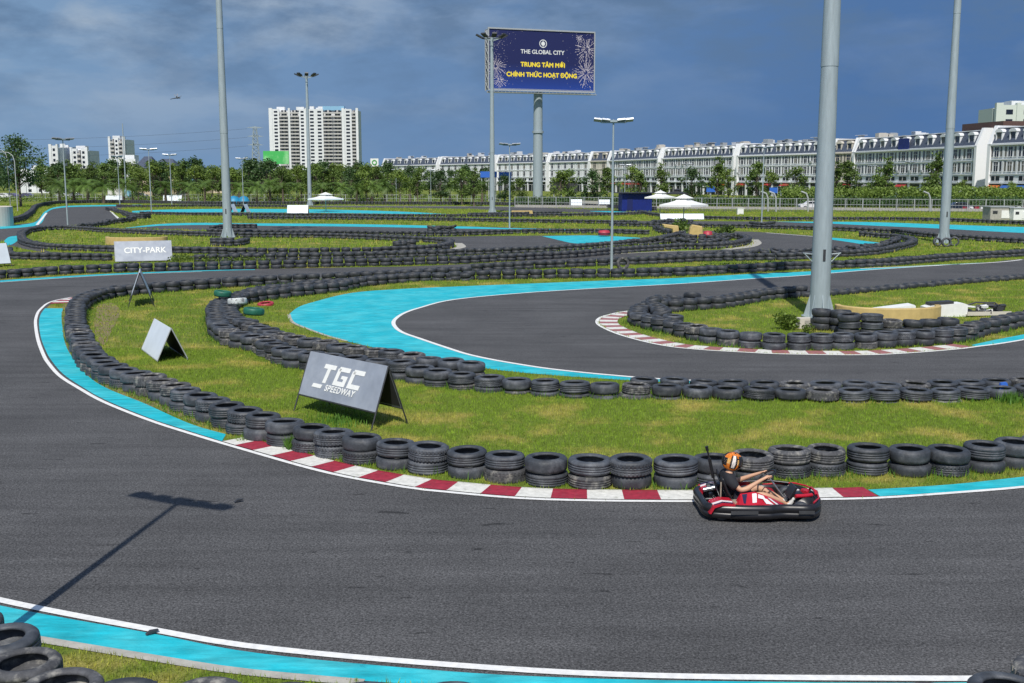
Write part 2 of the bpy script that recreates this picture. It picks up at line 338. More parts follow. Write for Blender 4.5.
POLYS = [T1, T3]
for k, s in enumerate(STR):
    p = [G(*q) for q in s]; POLYS.append(p); sheet('asphalt_leg', p, .004, asph)
mb = MB(); band(mb, W1g, 0, -.17, .0035); tag(mb.build('asphalt_margin', asph), kind='structure'); rs_ = resample(W1g, .5); POLYS.append([(x, y) for x, y, tx, ty in rs_]+[(x+ty*.3, y-tx*.3) for x, y, tx, ty in rs_][::-1])
rs_ = resample(gp([(0, 633), (39, 640), (152, 658.6), (244, 672.6), (371, 684)]), .3); POLYS.append([(x-ty*.09, y+tx*.09) for x, y, tx, ty in rs_]+[(x+ty*.06, y-tx*.06) for x, y, tx, ty in rs_][::-1])
# turquoise paint
def paint(a, b, z=.008, m=cyan, name='turquoise_strip'):
    P_ = gp(a)+list(reversed(gp(b))); POLYS.append(P_); return sheet(name, P_, z, m)
paint([(-420, 476), (-250, 536), (-120, 575), (0, 606), (152, 634), (260, 654), (450, 672), (575, 678.5), (700, 681.5), (900, 683.5), (1024, 682)],
      [(-420, 496), (-250, 562), (-120, 603), (0, 631), (39, 638.5), (152, 657), (244, 671), (371, 682), (500, 689), (700, 694), (1024, 694)])
paint([(222, 441.5), (190, 431.5), (150, 418.5), (105, 400), (82, 387), (63, 374), (51, 360), (45.5, 350), (41, 338), (39, 324), (40.5, 315), (45, 308.5)],
      [(226, 434.5), (190, 424), (144, 403.5), (109, 389.5), (89, 377), (72, 357), (65, 343), (62.5, 328), (61.5, 316), (63, 308.5)])
paint([(868, 490), (912, 487.5), (960, 484), (1024, 477), (1100, 468), (1200, 455), (1500, 418)], [(880, 496.6), (960, 491.6), (1024, 486), (1100, 476.5), (1200, 463.5), (1500, 424)])
paint([(0, 280.6), (101, 274.3), (200, 270.6), (255, 269.5)], [(0, 282.2), (101, 275.6), (200, 271.4), (255, 270)])
sheet('turquoise_apron', list(reversed(gp(C3top[:13])))[:-1]+gp(C3bot[:10])+list(reversed(gp(W3o))), .008, cyan)
paint([(971, 345.3), (1024, 334.5), (1200, 303)], [(976, 346.8), (1024, 339.6), (1200, 307.6)])
# far turquoise strips
paint([(0, 226.6), (34, 222.6), (45, 211.5), (61, 206.4), (104, 205), (142, 204.8)], [(0, 229), (38, 225), (47.5, 212), (63, 207.6), (104, 206.3), (142, 206)])
paint([(4, 241), (9, 237), (19, 235.6)], [(7, 245.5), (13, 244), (21, 238)])
paint([(132, 211), (170, 209.6), (240, 208.9), (330, 209.7), (400, 211.6), (448, 214.1)], [(132, 212.9), (170, 212.4), (240, 212.3), (330, 213), (400, 214), (448, 214.4)])
paint([(122, 228.4), (160, 224.1), (200, 222.9), (240, 223.3), (350, 224.1), (460, 226.4), (504, 228), (582, 229.5)], [(160, 225.8), (200, 225), (240, 225.6), (350, 226.6), (460, 228.6), (504, 229.2), (582, 230.2)])
paint([(542, 236.2), (590, 235.5), (630, 237.2), (655, 239.4)], [(560, 240.5), (575, 243.4), (600, 243.4), (640, 241.4)])
paint([(590, 210.2), (617, 211.4), (636, 212.6)], [(590, 211.4), (617, 212.6), (636, 213.1)])
paint([(774, 221.7), (865, 222.1), (940, 224.4), (1024, 227.1), (1200, 231.5)], [(830, 223.6), (880, 226), (940, 228.6), (1024, 233), (1200, 240)])
paint([(825, 237.2), (850, 239.3), (866, 241.2), (880, 243), (885, 245)], [(830, 239.5), (845, 241.6), (858, 243.6), (868, 246), (876, 247)])
# white edge lines
mb = MB(); band(mb, near_p, -.06, .06, .016)
band(mb, W1g, -.05, .05, .016); tag(mb.build('edge_line', white), kind='structure')
mb = MB(); band(mb, gp([(0, 282.6), (101, 276), (203, 271.9)]), -.05, .05, .016)
band(mb, gp(W3o), -.07, .07, .016); band(mb, W3ig, -.06, .06, .016)
band(mb, gp([(860, 268.8), (985, 263.2), (1024, 259.6)]), -.1, .1, .016)
band(mb, gp([(766, 232.9), (825, 237.5)]), -.12, .12, .016)
band(mb, gp([(110, 210.5), (119, 219)]), -.15, .15, .016); band(mb, gp([(37, 225), (46.5, 213)]), -.15, .15, .016)
band(mb, gp([(322, 206), (460, 206.4), (520, 207)]), -.35, .35, .016)
tag(mb.build('edge_line', white), kind='structure')
mb = MB(); band(mb, gp([(289, 314.5), (290.5, 319.5), (296.5, 324.6), (327, 336), (350, 342)]), -.06, .06, .013); band(mb, gp([(0, 633), (39, 640), (152, 658.6), (244, 672.6), (371, 684)]), -.07, .07, .012)
band(mb, gp([(726, 249.6), (748, 247), (757, 243.5), (754, 239.5)]), -.35, .5, .013); band(mb, gp([(452, 249.5), (462, 247), (458, 243)]), -.3, .4, .013)
band(mb, gp([(560, 257.4), (644, 252.6), (700, 250.7)]), -.12, .2, .013)
tag(mb.build('concrete_edging', conc), kind='structure')
# striped kerbs
def cut(path, ua, va, ub, vb):
    A = min(range(len(path)), key=lambda i: (Vector(path[i])-Vector(G(ua, va))).length); B = min(range(len(path)), key=lambda i: (Vector(path[i])-Vector(G(ub, vb))).length)
    return path[min(A, B):max(A, B)+1]
fine1 = gp(W1, 20); fine3 = gp(W3i, 20)
def stripes(path, a, b, z, step, mats, name='striped_kerb', first=0):
    rs_ = resample(path, .4); POLYS.append([(x-ty*a, y+tx*a) for x, y, tx, ty in rs_]+[(x-ty*b, y+tx*b) for x, y, tx, ty in rs_][::-1])
    mb = MB(); sub = 4; band(mb, path, a, b, z, step/sub, fn=lambda i: (i//sub+first) % 2)
    # shallow raised lip along both edges
    for e in (a, b): band(mb, path, e-.012, e+.012, z+.004, step/sub, fn=lambda i: (i//sub+first) % 2)
    return tag(mb.build(name, mats), kind='structure')
# sides: offsets negative = right of travel direction
stripes(cut(fine1, 880, 498.5, 216, 442), -.10, -.60, .012, .585, [redp, kwhite])
stripes(cut(fine1, 47, 304, 74, 297), -.10, -.75, .012, .5, [redp, kwhite])
stripes(cut(fine3, 972, 347, 642, 310), -.09, -.72, .012, .52, [pinkp, kwhite])
# dirt strips
sheet('bare_earth', gp([(255, 441), (215, 429), (190, 421.5), (144, 403.5), (109, 389.5), (89, 377), (72, 357), (65, 343), (61.5, 316), (64, 300)])+list(reversed(gp([(240, 434), (215, 424), (190, 413), (157, 400), (112, 382), (98, 374), (84, 360), (77, 345), (74, 325), (76, 305)]))), .004, dirt)
sheet('bare_earth', gp([(98, 305), (112, 303), (120, 312), (112, 330), (104, 345), (96, 335), (94, 320)]), .004, dirt)

# ------------------------------------------------------------------ tyres
def tyre_profile(R0=.353, h=.243, r0=.215, groove=True):
    p = [(r0, .035), (r0+.012, .012), (.27*R0/.34, .0), (R0-.03, .012), (R0-.006, .04)]
    if groove:
        zs = [.08, .12, .16]
        for z in zs: p += [(R0, z-.008), (R0-.007, z-.005), (R0-.007, z+.005), (R0, z+.008)]
    else: p += [(R0, .07), (R0+.002, .13), (R0, .19)]
    p += [(R0-.006, h-.04), (R0-.03, h-.012), (.27*R0/.34, h), (r0+.012, h-.012), (r0, h-.035), (r0+.012, h-.05), (R0-.05, h-.06), (R0-.04, h/2), (R0-.05, .06), (r0+.012, .05)]
    return p
def tyre_mesh(name, n, m, groove=True, R0=.353, h=.243, r0=.215, knobs=False):
    mb = MB(); mb.smooth = True; mb.lathe(tyre_profile(R0, h, r0, groove), n, closed=True)
    if knobs:
        mb.smooth = False
        for k in range(34):
            a = 2*math.pi*k/34
            for zz, off in ((.062, 0), (h-.062, .09)): mb.box(((R0-.003)*math.cos(a+off), (R0-.003)*math.sin(a+off), zz), (.022, .034, .05), rz=a+off)
    o = mb.build(name, m); me = o.data; bpy.data.objects.remove(o); return me
TM = [tyre_mesh('tyre', 32, rub), tyre_mesh('tyre', 32, rub, False, .358, .235, .225), tyre_mesh('tyre', 32, rub, True, .345, .252, .21, True), tyre_mesh('tyre', 32, rub2, False, .362, .25, .21, True), tyre_mesh('tyre', 32, rub2, True, .35, .24, .22)]
TG, TW, TR = [tyre_mesh('tyre', 26, m, False) for m in (rubg, rubw, rubr)]
ROWS = []
def row(key, pts, layers=2, sp=.70, jit=.03, depth=0, sink=None, side=1, marks=(), front=True, desc='', miss=0.):
    ROWS.append(dict(key=key, pts=pts, layers=layers, sp=sp, jit=jit, depth=depth, side=side, marks=marks, front=front, desc=desc, miss=miss, sink=sink))
A_pts = [(466, 276), (403, 279), (327, 283), (276, 285), (251, 286.5), (200, 290), (161.5, 293), (130, 296), (105, 299.5), (90, 304), (80, 311), (76.5, 320), (76, 332), (79, 344), (84, 356), (92, 370), (112, 384), (135, 392), (157, 399.5), (185, 411), (215, 424), (252, 438), (271, 443.5), (310, 453), (334, 459.5), (361, 465), (394, 471), (430, 476), (469, 480), (507, 484), (543, 488), (582, 490), (625, 491), (667, 490.5), (710, 488), (750, 484.5), (787, 480), (827, 477), (868, 477), (912, 478), (956, 477), (994, 472.6), (1024, 468.5), (1060, 464), (1120, 457)]
row('near wall', A_pts, marks=[(757, 484, 'the go-kart'), (371, 467, 'the TGC board'), (160, 400, 'the tilted board'), (141, 294, 'the end-on board'), (960, 477, 'the turquoise edge')], desc='near wall')
0 and row('near wall inner', [(104, 301), (93, 306), (87, 314), (85, 326), (87, 338)], jit=.06, desc='left bend inner line')
B_pts = [(466, 281), (420, 281.5), (357, 288), (340, 292), (301.6, 296.5), (261, 301.5), (238, 306), (222, 312), (216, 320), (217, 331), (222, 340), (235, 347.4), (261, 353), (287, 366), (330, 374), (404, 381), (432, 387), (474, 391.4), (498, 393.6), (525, 395.5), (554, 397.5), (583, 399), (610, 399.5), (661, 400), (689, 400), (740, 401.5), (800, 402.5), (870, 403.5), (930, 403), (990, 401), (1024, 400), (1080, 396), (1150, 391)]
row('middle wall', B_pts, marks=[(350, 376, 'the TGC board'), (232, 346, 'the hairpin bend'), (661, 400, 'the gap'), (930, 403, 'the blue rag'), (330, 293, 'the hairpin mouth')], sink=((380, 430, 500, 640, 700), (0, .06, .12, .14, .20)), desc='middle wall')
row('middle wall back', [(345, 289), (301, 293), (262, 298), (244, 303), (234, 308), (229, 314), (231, 325), (240, 333), (262, 342), (290, 352), (342, 362), (400, 371), (440, 378), (480, 384)], jit=.06, desc='middle wall back line')
row('middle wall right back', [(645, 391.5), (700, 393), (760, 394.5), (830, 395.5), (900, 395.5), (960, 394), (1024, 391.5), (1100, 387)], marks=[(661, 392, 'the gap'), (912, 395, 'the blue rag')], sink=((0, 1), (.2, .2)), desc='middle wall right back line')
row('foreground wall', [(-60, 655), (-34, 670), (6, 694), (22, 717), (38, 737), (92, 753), (165, 758), (231, 761), (312, 765), (400, 765), (497, 764), (600, 772), (700, 778), (800, 775), (880, 768), (950, 760), (1013, 745), (1090, 722)], sp=.705, marks=[(30, 715, 'the picture corner'), (400, 740, 'the bottom middle'), (1000, 735, 'the right corner')], desc='foreground wall')
C_pts = [(800, 297), (767, 300.5), (744, 305), (718, 309), (696, 310.5), (672, 312.5), (652, 314.5), (640, 319), (638, 326), (655, 331), (672.6, 335.5), (692, 340), (713.5, 344.8), (733, 347), (769.5, 350.3), (809, 351), (868, 349.6), (890, 348), (921, 346.4), (957, 343), (983, 335.5), (1024, 326), (1080, 314)]
row('island wall', C_pts, marks=[(820, 351, 'the thick mast'), (640, 322, 'the island tip'), (940, 344, 'the yellow barrier')], desc='island wall')
row('island wall tip', [(690, 308), (668, 310), (655, 313), (660, 325), (680, 331)], jit=.1, desc='island tip')
row('island wall back', [(780, 299), (830, 296), (875, 292), (947, 285.4), (1024, 279.4), (1150, 269)], layers=1, desc='island back wall')
row('mast pile', [(822, 331), (840, 332.5)], layers=3, sp=.68, desc='the tall pile beside the thick mast')
row('mast pile', [(848, 336), (872, 337)], layers=3, sp=.68, desc='the tall pile beside the thick mast')
row('mast pile', [(892, 335.5), (912, 335), (930, 334.5), (950, 333.5)], layers=2, sp=.66, desc='the low pile beside the yellow barrier')
row('pair lower', [(455, 281), (521, 279.4), (598, 278.4), (680, 276.4), (752, 272.6), (800, 269.8), (875, 267.2), (947, 261.5), (1024, 256.6), (1120, 251)], layers=2)
row('pair upper', [(476, 272.5), (521, 270), (572, 267.6), (645, 264.6), (700, 262), (752, 261), (790, 260.4), (830, 258), (866, 256), (892, 252), (912, 246), (906, 241.5), (890, 239), (860, 236.6)], layers=2, jit=.06)
row('x', [(664, 262), (720, 259.5), (790, 257.6), (840, 255), (870, 252), (892, 247), (896, 243)], layers=2, jit=.1)
R0a = [(-60, 283), (0, 279.4), (53, 275.6), (101.6, 273.2), (178, 271), (260, 269), (378, 266.3), (460, 264), (496, 262), (572, 258), (610, 254.6), (674, 250), (700, 249.5), (726, 248.2), (744, 245), (747, 241.6), (738, 238.6)]
row('r0', R0a, layers=2)
row('x', [(8, 254), (10, 259), (30, 260), (112, 261.2)])
row('r0b', [(200, 262.2), (300, 260.6), (378, 259), (460, 256), (527, 253.4), (585, 250), (630, 245.6), (656, 242.4), (676, 238)], layers=2, jit=.04)
row('x', [(640, 246), (668, 244), (700, 246.4), (730, 244)], jit=.1)
row('ring', [(112, 252.5), (51, 250), (27, 245.6), (21.5, 240), (25, 234.5), (38, 231.4), (60, 230), (84, 231), (112, 233), (213, 237), (246, 237.6), (327, 238.6), (416, 242), (444, 244), (450, 246.5), (444, 249.4), (416, 252.2), (352, 254.6), (251, 255), (200, 254), (112, 252.5)])
row('x', [(230, 243.8), (213, 243.6)], sp=.66); row('x', [(246, 243.6), (238, 246), (225, 246.4), (213, 246)], sp=.66)
row('x', [(81, 229.4), (110, 224.6), (132, 221.4), (131, 218), (118, 213), (108, 210)], jit=.15)
row('x', [(130, 217.5), (140, 219), (150, 218)], layers=3)
row('x', [(-20, 229), (0, 225), (20, 221.6), (31, 215), (36, 208.6), (50, 205), (70, 203.6), (102, 202.9), (142, 203.4), (200, 204.8), (250, 204.9), (330, 204.9), (460, 205.2), (520, 206), (580, 207.2), (620, 209), (655, 211)], layers=3)
row('x', [(118, 206.8), (140, 207.6), (190, 207), (240, 207.2), (290, 207.6)], layers=2)
row('x', [(142, 214.6), (200, 215.8), (260, 216.2), (330, 216.8), (400, 217.4), (460, 217.4), (540, 217), (600, 216), (640, 214.8)], layers=2)
row('x', [(250, 219.4), (350, 220), (460, 221.6), (560, 223.4), (640, 224.4)], layers=2)
row('x', [(210, 233.8), (260, 234.6), (350, 235.8), (440, 236.4), (520, 234), (600, 233.6), (650, 235)], layers=2)
row('x', [(213, 230), (232, 228.4), (260, 228.6)], layers=2)
row('x', [(470, 216), (520, 215.2), (560, 214.4)], layers=2)
row('x', [(640, 213), (660, 217), (700, 219.4), (764, 220.6), (865, 220.6), (940, 221.6), (1024, 225), (1150, 229)], layers=2)
row('x', [(612, 226.6), (680, 227.4), (764, 229), (830, 231), (896, 234), (933, 238), (1024, 244), (1120, 249)], layers=2)
row('x', [(655, 231), (672, 236), (690, 240), (715, 240.6), (738, 239)], layers=2, jit=.15)
row('x', [(650, 226), (668, 224), (690, 223.6)], layers=2, jit=.1)
row('x', [(752, 228), (762, 229.4), (772, 228)], layers=3)
row('x', [(430, 233.8), (452, 234.2), (436, 235.4)], layers=3, jit=.3)
row('x', [(395, 251.2), (408, 250), (421, 250.4)], layers=3, jit=.3)
rt = random.Random(3)
alltyres = []
for r in ROWS:
    pl = gp(r['pts'], 8); rs = resample(pl, r['sp'])
    st = []
    for i, (x, y, tx, ty) in enumerate(rs):
        if r['front']:
            d = math.hypot(x, y); x += x/d*.35; y += y/d*.35
        x += rt.uniform(-1, 1)*r['jit']; y += rt.uniform(-1, 1)*r['jit']; st.append((x, y))
    us = [U(x, y)for x, y in st]; mk = []
    for (mu_, mv, nm) in r['marks']:
        gx_, gy_ = G(mu_, mv); k = min(range(len(st)), key=lambda j: (st[j][0]-gx_)**2+(st[j][1]-gy_)**2); mk.append((k, nm))
    for i, (x, y) in enumerate(st):
        sh = rt.choice([0, 0, 0, .0, .01])
        z = -.02-sh
        if r['sink']: z -= float(np.interp(us[i][0], r['sink'][0], r['sink'][1]))
        for l_ in range(r['layers']):
            jx = rt.uniform(-.025, .025) if l_ else 0
            alltyres.append(dict(row=r, i=i, layer=l_, x=x+jx, y=y+rt.uniform(-.025, .025)*(l_ > 0), z=z, u=us[i][0], v=us[i][1], mk=mk, n=len(st)))
            z += .238
ORD = 'first second third fourth fifth sixth seventh eighth ninth tenth eleventh twelfth thirteenth fourteenth fifteenth sixteenth seventeenth eighteenth nineteenth twentieth'.split()
vis = [t for t in alltyres if -36 < t['u'] < 1062 and t['v'] < 790 and t['y'] > 5]
for t in vis: t['d'] = math.hypot(t['x'], t['y'])
# the lower tyre of a pair shows less, so count it as a little farther when choosing the 300 that show largest
vis.sort(key=lambda t: t['d']*(1.1 if t['layer'] == 0 and t['row']['layers'] > 1 else 1.))
near, far = vis[:296], vis[296:]
print('tyres', len(near), len(far), 'limit', near[-1]['d'])
LAYER = {1: ['single'], 2: ['lower', 'upper'], 3: ['bottom', 'middle', 'top']}
def put_tyre(me, x, y, z, label, group, tilt=(0, 0)):
    o = bpy.data.objects.new('tyre', me); COL.objects.link(o); o.location = (x, y, z)
    o.rotation_euler = (tilt[0], tilt[1], rt.uniform(0, 6.28)); q_ = rt.uniform(.94, 1.05); o.scale = (q_, q_, rt.uniform(.95, 1.05)); tag(o, label, 'tyre', group); return o
for t in near:
    r = t['row']; wgt = rt.random()
    k = rt.choice([0, 0, 1, 1, 1, 2]); wear = 'black'
    if wgt < .13: k = rt.choice([3, 4]); wear = 'dusty grey'
    me = TM[k]; lay = LAYER[r['layers']][t['layer']]
    u, v = t['u'], t['v']
    if t['mk']:
        a, nm = min(t['mk'], key=lambda q: abs(q[0]-t['i'])); n_ = t['i']-a
        if n_ == 0: pos = f'in the stack nearest {nm}'
        else:
            o_ = U(*[(q['x'], q['y']) for q in alltyres if q['row'] is r and q['i'] == a][0])
            du, dv = u-o_[0], v-o_[1]
            s_ = ('right of' if du > 0 else 'left of') if abs(du) > abs(dv)*.6 else ('behind' if dv < 0 else 'in front of')
            pos = f'{ORD[abs(n_)-1]} stack {s_} {nm}' if abs(n_) <= 20 else f'far along the row from {nm}'
        lab = f'{lay} {wear} tyre, {pos}, {r["desc"]}'; assert len(lab.split()) <= 16, lab
        if len(lab.split()) > 16: lab = f'{lay} {wear} tyre, {pos}'
        if len(lab.split()) > 16: lab = ' '.join(lab.split()[:16])
        grp = f'{lay} {wear} tyres of the {r["desc"]}'
    else:
        dd = {'pair lower': 'the double tyre wall behind the turquoise hairpin', 'pair upper': 'the double tyre wall behind the turquoise hairpin'}.get(r['key'], r['desc'] or 'the far tyre walls')
        lab = f'{lay} {wear} tyre in {dd}'; grp = f'{lay} tyres in {dd}'
    put_tyre(me, t['x'], t['y'], t['z'], lab, grp, (rt.uniform(-.03, .03)*(t['layer']+.3), rt.uniform(-.03, .03)*(t['layer']+.3)))
# painted tyres lying on top of the middle wall bend
for (u, v, me, c, zz) in ((223, 309.5, TG, 'green painted tyre lying on the upper left of the middle wall bend', .5), (254, 327, TG, 'green painted tyre lying lower right on the middle wall bend', .42), (238, 316.5, TW, 'white painted tyre lying between the two green ones', .44), (266, 305.2, TR, 'red painted tyre lying in the grass inside the bend', -.12)):
    x, y = G(u, v); put_tyre(me, x, y, zz, c, None, (rt.uniform(-.12, .12), .1))
# tyre on its rim leaning at the slim lamp post
x, y = G(614, 269); o = put_tyre(TM[3], x+.42, y-.35, .32, 'pale tyre standing upright against the twin-headed lamp post in the middle', None); o.rotation_euler = (math.pi/2-.15, 0, .2); o.location.z = .33
# the rest of the tyres, beyond the three hundred that show largest
def lathe_np(n, prof):
    vs_ = []; k = len(prof)
    for i in range(n):
        a = 2*math.pi*i/n
        for r_, z_ in prof: vs_.append((r_*math.cos(a), r_*math.sin(a), z_))
    fs = [(i*k+q, ((i+1) % n)*k+q, ((i+1) % n)*k+(q+1) % k, i*k+(q+1) % k) for i in range(n) for q in range(k)]
    return np.array(vs_), np.array(fs)
lv, lf = lathe_np(16, [(.205, .02), (.30, 0), (.335, .04), (.34, .13), (.335, .20), (.30, .235), (.205, .22), (.27, .13)])
V_, F_ = [], []
b = 0
for t in far:
    a = rt.uniform(0, 6.28); c_, s_ = math.cos(a), math.sin(a); sc2 = rt.uniform(.94, 1.05)
    tl = rt.uniform(-.06, .06) if t['row']['jit'] < .1 else rt.uniform(-.35, .35)
    p = lv*np.array([sc2, sc2, rt.uniform(.92, 1.06)]); p = np.stack([p[:, 0]*c_-p[:, 1]*s_, p[:, 0]*s_+p[:, 1]*c_, p[:, 2]+p[:, 0]*tl], 1)
    V_.append(p+np.array([t['x'], t['y'], t['z']+abs(tl)*.3])); F_.append(lf+b); b += len(lv)
me = bpy.data.meshes.new('distant_tyres'); me.from_pydata(np.concatenate(V_).tolist(), [], np.concatenate(F_).tolist()); me.materials.append(rub)
me.polygons.foreach_set('use_smooth', [True]*len(me.polygons))
o = bpy.data.objects.new('distant_tyres', me); COL.objects.link(o); tag(o, 'stacked black tyres of the many walls winding across the far half of the track', 'tyres', kind='stuff')

# ------------------------------------------------------------------ grass
def inside(px, py, poly):
    c = np.zeros(len(px), bool); n = len(poly)
    for i in range(n):
        x1, y1 = poly[i]; x2, y2 = poly[i-1]
        if y1 == y2: continue
        k = ((y1 > py) != (y2 > py)) & (px < (x2-x1)*(py-y1)/(y2-y1)+x1); c ^= k
    return c
def drop(x, y):
    for P_ in POLYS:
        q = np.array(P_); m_ = (x > q[:, 0].min()) & (x < q[:, 0].max()) & (y > q[:, 1].min()) & (y < q[:, 1].max())
        if not m_.any(): continue
        ins = np.zeros(len(x), bool); ins[m_] = inside(x[m_], y[m_], P_); x, y = x[~ins], y[~ins]
    return x, y
def scatter(name, n, y0, y1, hmin, hmax, wd, m, label, clump=None, umax=1080):
    y = np.sqrt(RNG.uniform(y0*y0, y1*y1, n)); x = RNG.uniform(-.53, .53, n)*y
    x, y = drop(x, y)
    if clump is not None:
        f = np.sin(x*1.7+np.sin(y*1.1)*2)+np.sin(y*2.3+np.sin(x*.9)*2); k = f > clump; x, y = x[k], y[k]
    blades(name, x, y, hmin, hmax, wd, m, label)
def blades(name, x, y, hmin, hmax, wd, m, label, lean=.5):
    n = len(x); a = RNG.uniform(0, 6.283, n); h = RNG.uniform(hmin, hmax, n); w_ = RNG.uniform(.6, 1.3, n)*wd
    la = RNG.uniform(0, 6.283, n); le = RNG.uniform(0, lean, n)*h
    v = np.zeros((n, 3, 3)); v[:, 0, 0] = x-np.cos(a)*w_/2; v[:, 0, 1] = y-np.sin(a)*w_/2; v[:, 1, 0] = x+np.cos(a)*w_/2; v[:, 1, 1] = y+np.sin(a)*w_/2
    v[:, 2, 0] = x+np.cos(la)*le; v[:, 2, 1] = y+np.sin(la)*le; v[:, 2, 2] = h; v[:, :2, 2] = -.004
    me = bpy.data.meshes.new(name); me.vertices.add(3*n); me.loops.add(3*n); me.polygons.add(n)
    me.vertices.foreach_set('co', v.reshape(-1)); me.loops.foreach_set('vertex_index', np.arange(3*n, dtype=np.int32)); me.polygons.foreach_set('loop_start', np.arange(0, 3*n, 3, dtype=np.int32))
    me.update(calc_edges=True); me.materials.append(m); o = bpy.data.objects.new(name, me); COL.objects.link(o); tag(o, label, 'grass', kind='stuff'); return o
scatter('grass', 420000, 9, 32, .02, .085, .013, blade_m, 'short yellow green grass on the nearer lawns of the track')
scatter('grass', 330000, 32, 78, .03, .11, .028, blade_m, 'short green grass on the islands between the tyre walls')
scatter('grass', 160000, 75, 230, .06, .3, .10, blade_m, 'rough grass among the distant track legs', umax=1080)
# weeds along the tyre walls
wx, wy = [], []
for t in alltyres:
    if t['layer'] == 0 and t['y'] > 8 and t['y'] < 120 and abs(t['u']-512) < 560:
        q = rt.random(); n = 0
        key = t['row']['key']
        if key in ('near wall', 'middle wall', 'island wall', 'middle wall right back', 'foreground wall'): n = (60 if q < .45 else (110 if q > .93 else 16))
        elif key in ('pair lower', 'pair upper', 'r0b', 'x'): n = 30 if q < .3 else 6
        for _ in range(n):
            a = rt.uniform(0, 6.28); r_ = rt.uniform(.33, .55); wx.append(t['x']+r_*math.cos(a)); wy.append(t['y']+r_*math.sin(a))
wx, wy = drop(np.array(wx), np.array(wy))
blades('weeds', wx, wy, .06, .2, .022, weed_m, 'taller green weeds growing against the tyre walls')
def tuft(cx_, cy_, rad, n, h, m=weed_m, label='', wd=.03):
    a = RNG.uniform(0, 6.283, n); r_ = np.abs(RNG.normal(0, rad/2, n)); return blades('weed_clump', cx_+r_*np.cos(a), cy_+r_*np.sin(a), h*.4, h, wd, m, label, .6)
x, y = G(291, 449); o = tuft(x, y, .16, 170, .3, label=''); o.name = 'weed_clump'; tag(o, 'bright green weed clump growing out beside the red and white kerb', 'plant')
x, y = G(345, 424); o = tuft(x-.2, y+.2, .9, 420, .17); tag(o, 'leafy weeds in the shade under the TGC board', 'plant')
x, y = G(1008, 401); o = tuft(x, y-.1, .35, 260, .3); tag(o, 'green weed clump against the middle wall at the right edge', 'plant')
# strip of hedge-like weeds between the two rows at middle right, and the bush at the mast
def leafball(mb, c, r, n, size, squash=.8):
    for _ in range(n):
        d = Vector((rt.gauss(0, 1), rt.gauss(0, 1), rt.gauss(0, 1))).normalized()*r*(rt.random()**.4); d.z *= squash
        p = Vector(c)+d; a = Vector((rt.gauss(0, 1), rt.gauss(0, 1), rt.gauss(0, 1))).normalized(); b_ = a.cross(Vector((rt.random(), rt.random(), rt.random()+.1))).normalized(); s = size*rt.uniform(.6, 1.3)
        mb.add([p-a*s*.5, p+b_*s*.35, p+a*s*.5, p-b_*s*.35], [(0, 1, 2, 3)])
def bush(name, u, v, r, n, size, m, label, h=None):
    x, y = G(u, v); mb = MB()
    for k in range(5): leafball(mb, (rt.uniform(-.5, .5)*r, rt.uniform(-.3, .3)*r, r*rt.uniform(.35, .7)), r*rt.uniform(.45, .7), n//5, size)
    o = mb.build(name, m, loc=(x, y, 0)); return tag(o, label, 'bush')
bush('bush', 789, 330, .55, 700, .10, leafY, 'green bush left of the concrete block at the thick mast')
bush('bush', 806, 333, .3, 260, .07, leafY, 'small yellowish bush in front of the concrete block at the mast')
bush('bush', 682, 233.5, 1.3, 400, .25, leafA, 'round grey green bush under the white umbrella')
bush('bush', 722, 238.5, 1.2, 400, .25, leafA, 'low bush beside the red bucket on the far island')
mb = MB()
for k in range(60):
    q = rt.random(); u = 690+q*330; vv = np.interp(u, [690, 752, 800, 875, 947, 1020], [268.5, 266, 264.4, 261.6, 257.4, 252]); x, y = G(u, vv); leafball(mb, (x, y, .12), .35, 45, .12, .5)
tag(mb.build('creeper', leafA), 'green creeper running between the two tyre rows behind the hairpin', 'creeper', kind='stuff')
mb = MB()
for k in range(50):
    u = 170+rt.random()*95; x, y = G(u, 262+rt.uniform(-2, 1)); leafball(mb, (x, y, .15), .4, 30, .14, .6)
tag(mb.build('tall_weeds', leafY), 'tall weeds behind the tyre wall right of the city board', 'weeds', kind='stuff')
# ------------------------------------------------------------------ masts and lamp posts
def flood(mb, c, rz, tilt, w_=.45, h_=.34):
    mb.box(c, (w_, .16, h_), rz=rz, rx=tilt)
def crown(t, z, n=8, r=1.9):
    mb = MB(); mb.smooth = True; mb.tube([(r*.55*math.cos(a), r*.55*math.sin(a), z-.1) for a in [2*math.pi*k/16 for k in range(17)]], .05, 6, False)
    for k in range(4): a = math.pi*k/2+.3; mb.tube([(0, 0, z-.45), (r*.55*math.cos(a), r*.55*math.sin(a), z-.1)], .05, 6)
    mb.build('head_ring', galv, t)
    for k in range(n):
        a = 2*math.pi*k/n+.2; m_ = MB(); m_.tube([(r*.55*math.cos(a), r*.55*math.sin(a), z-.1), (r*.95*math.cos(a), r*.95*math.sin(a), z+.22)], .04, 5)
        m_.box((r*1.0*math.cos(a), r*1.0*math.sin(a), z+.24), (.95, .7, .2), rz=a, ry=-.45); m_.build('floodlight', darkst, t)
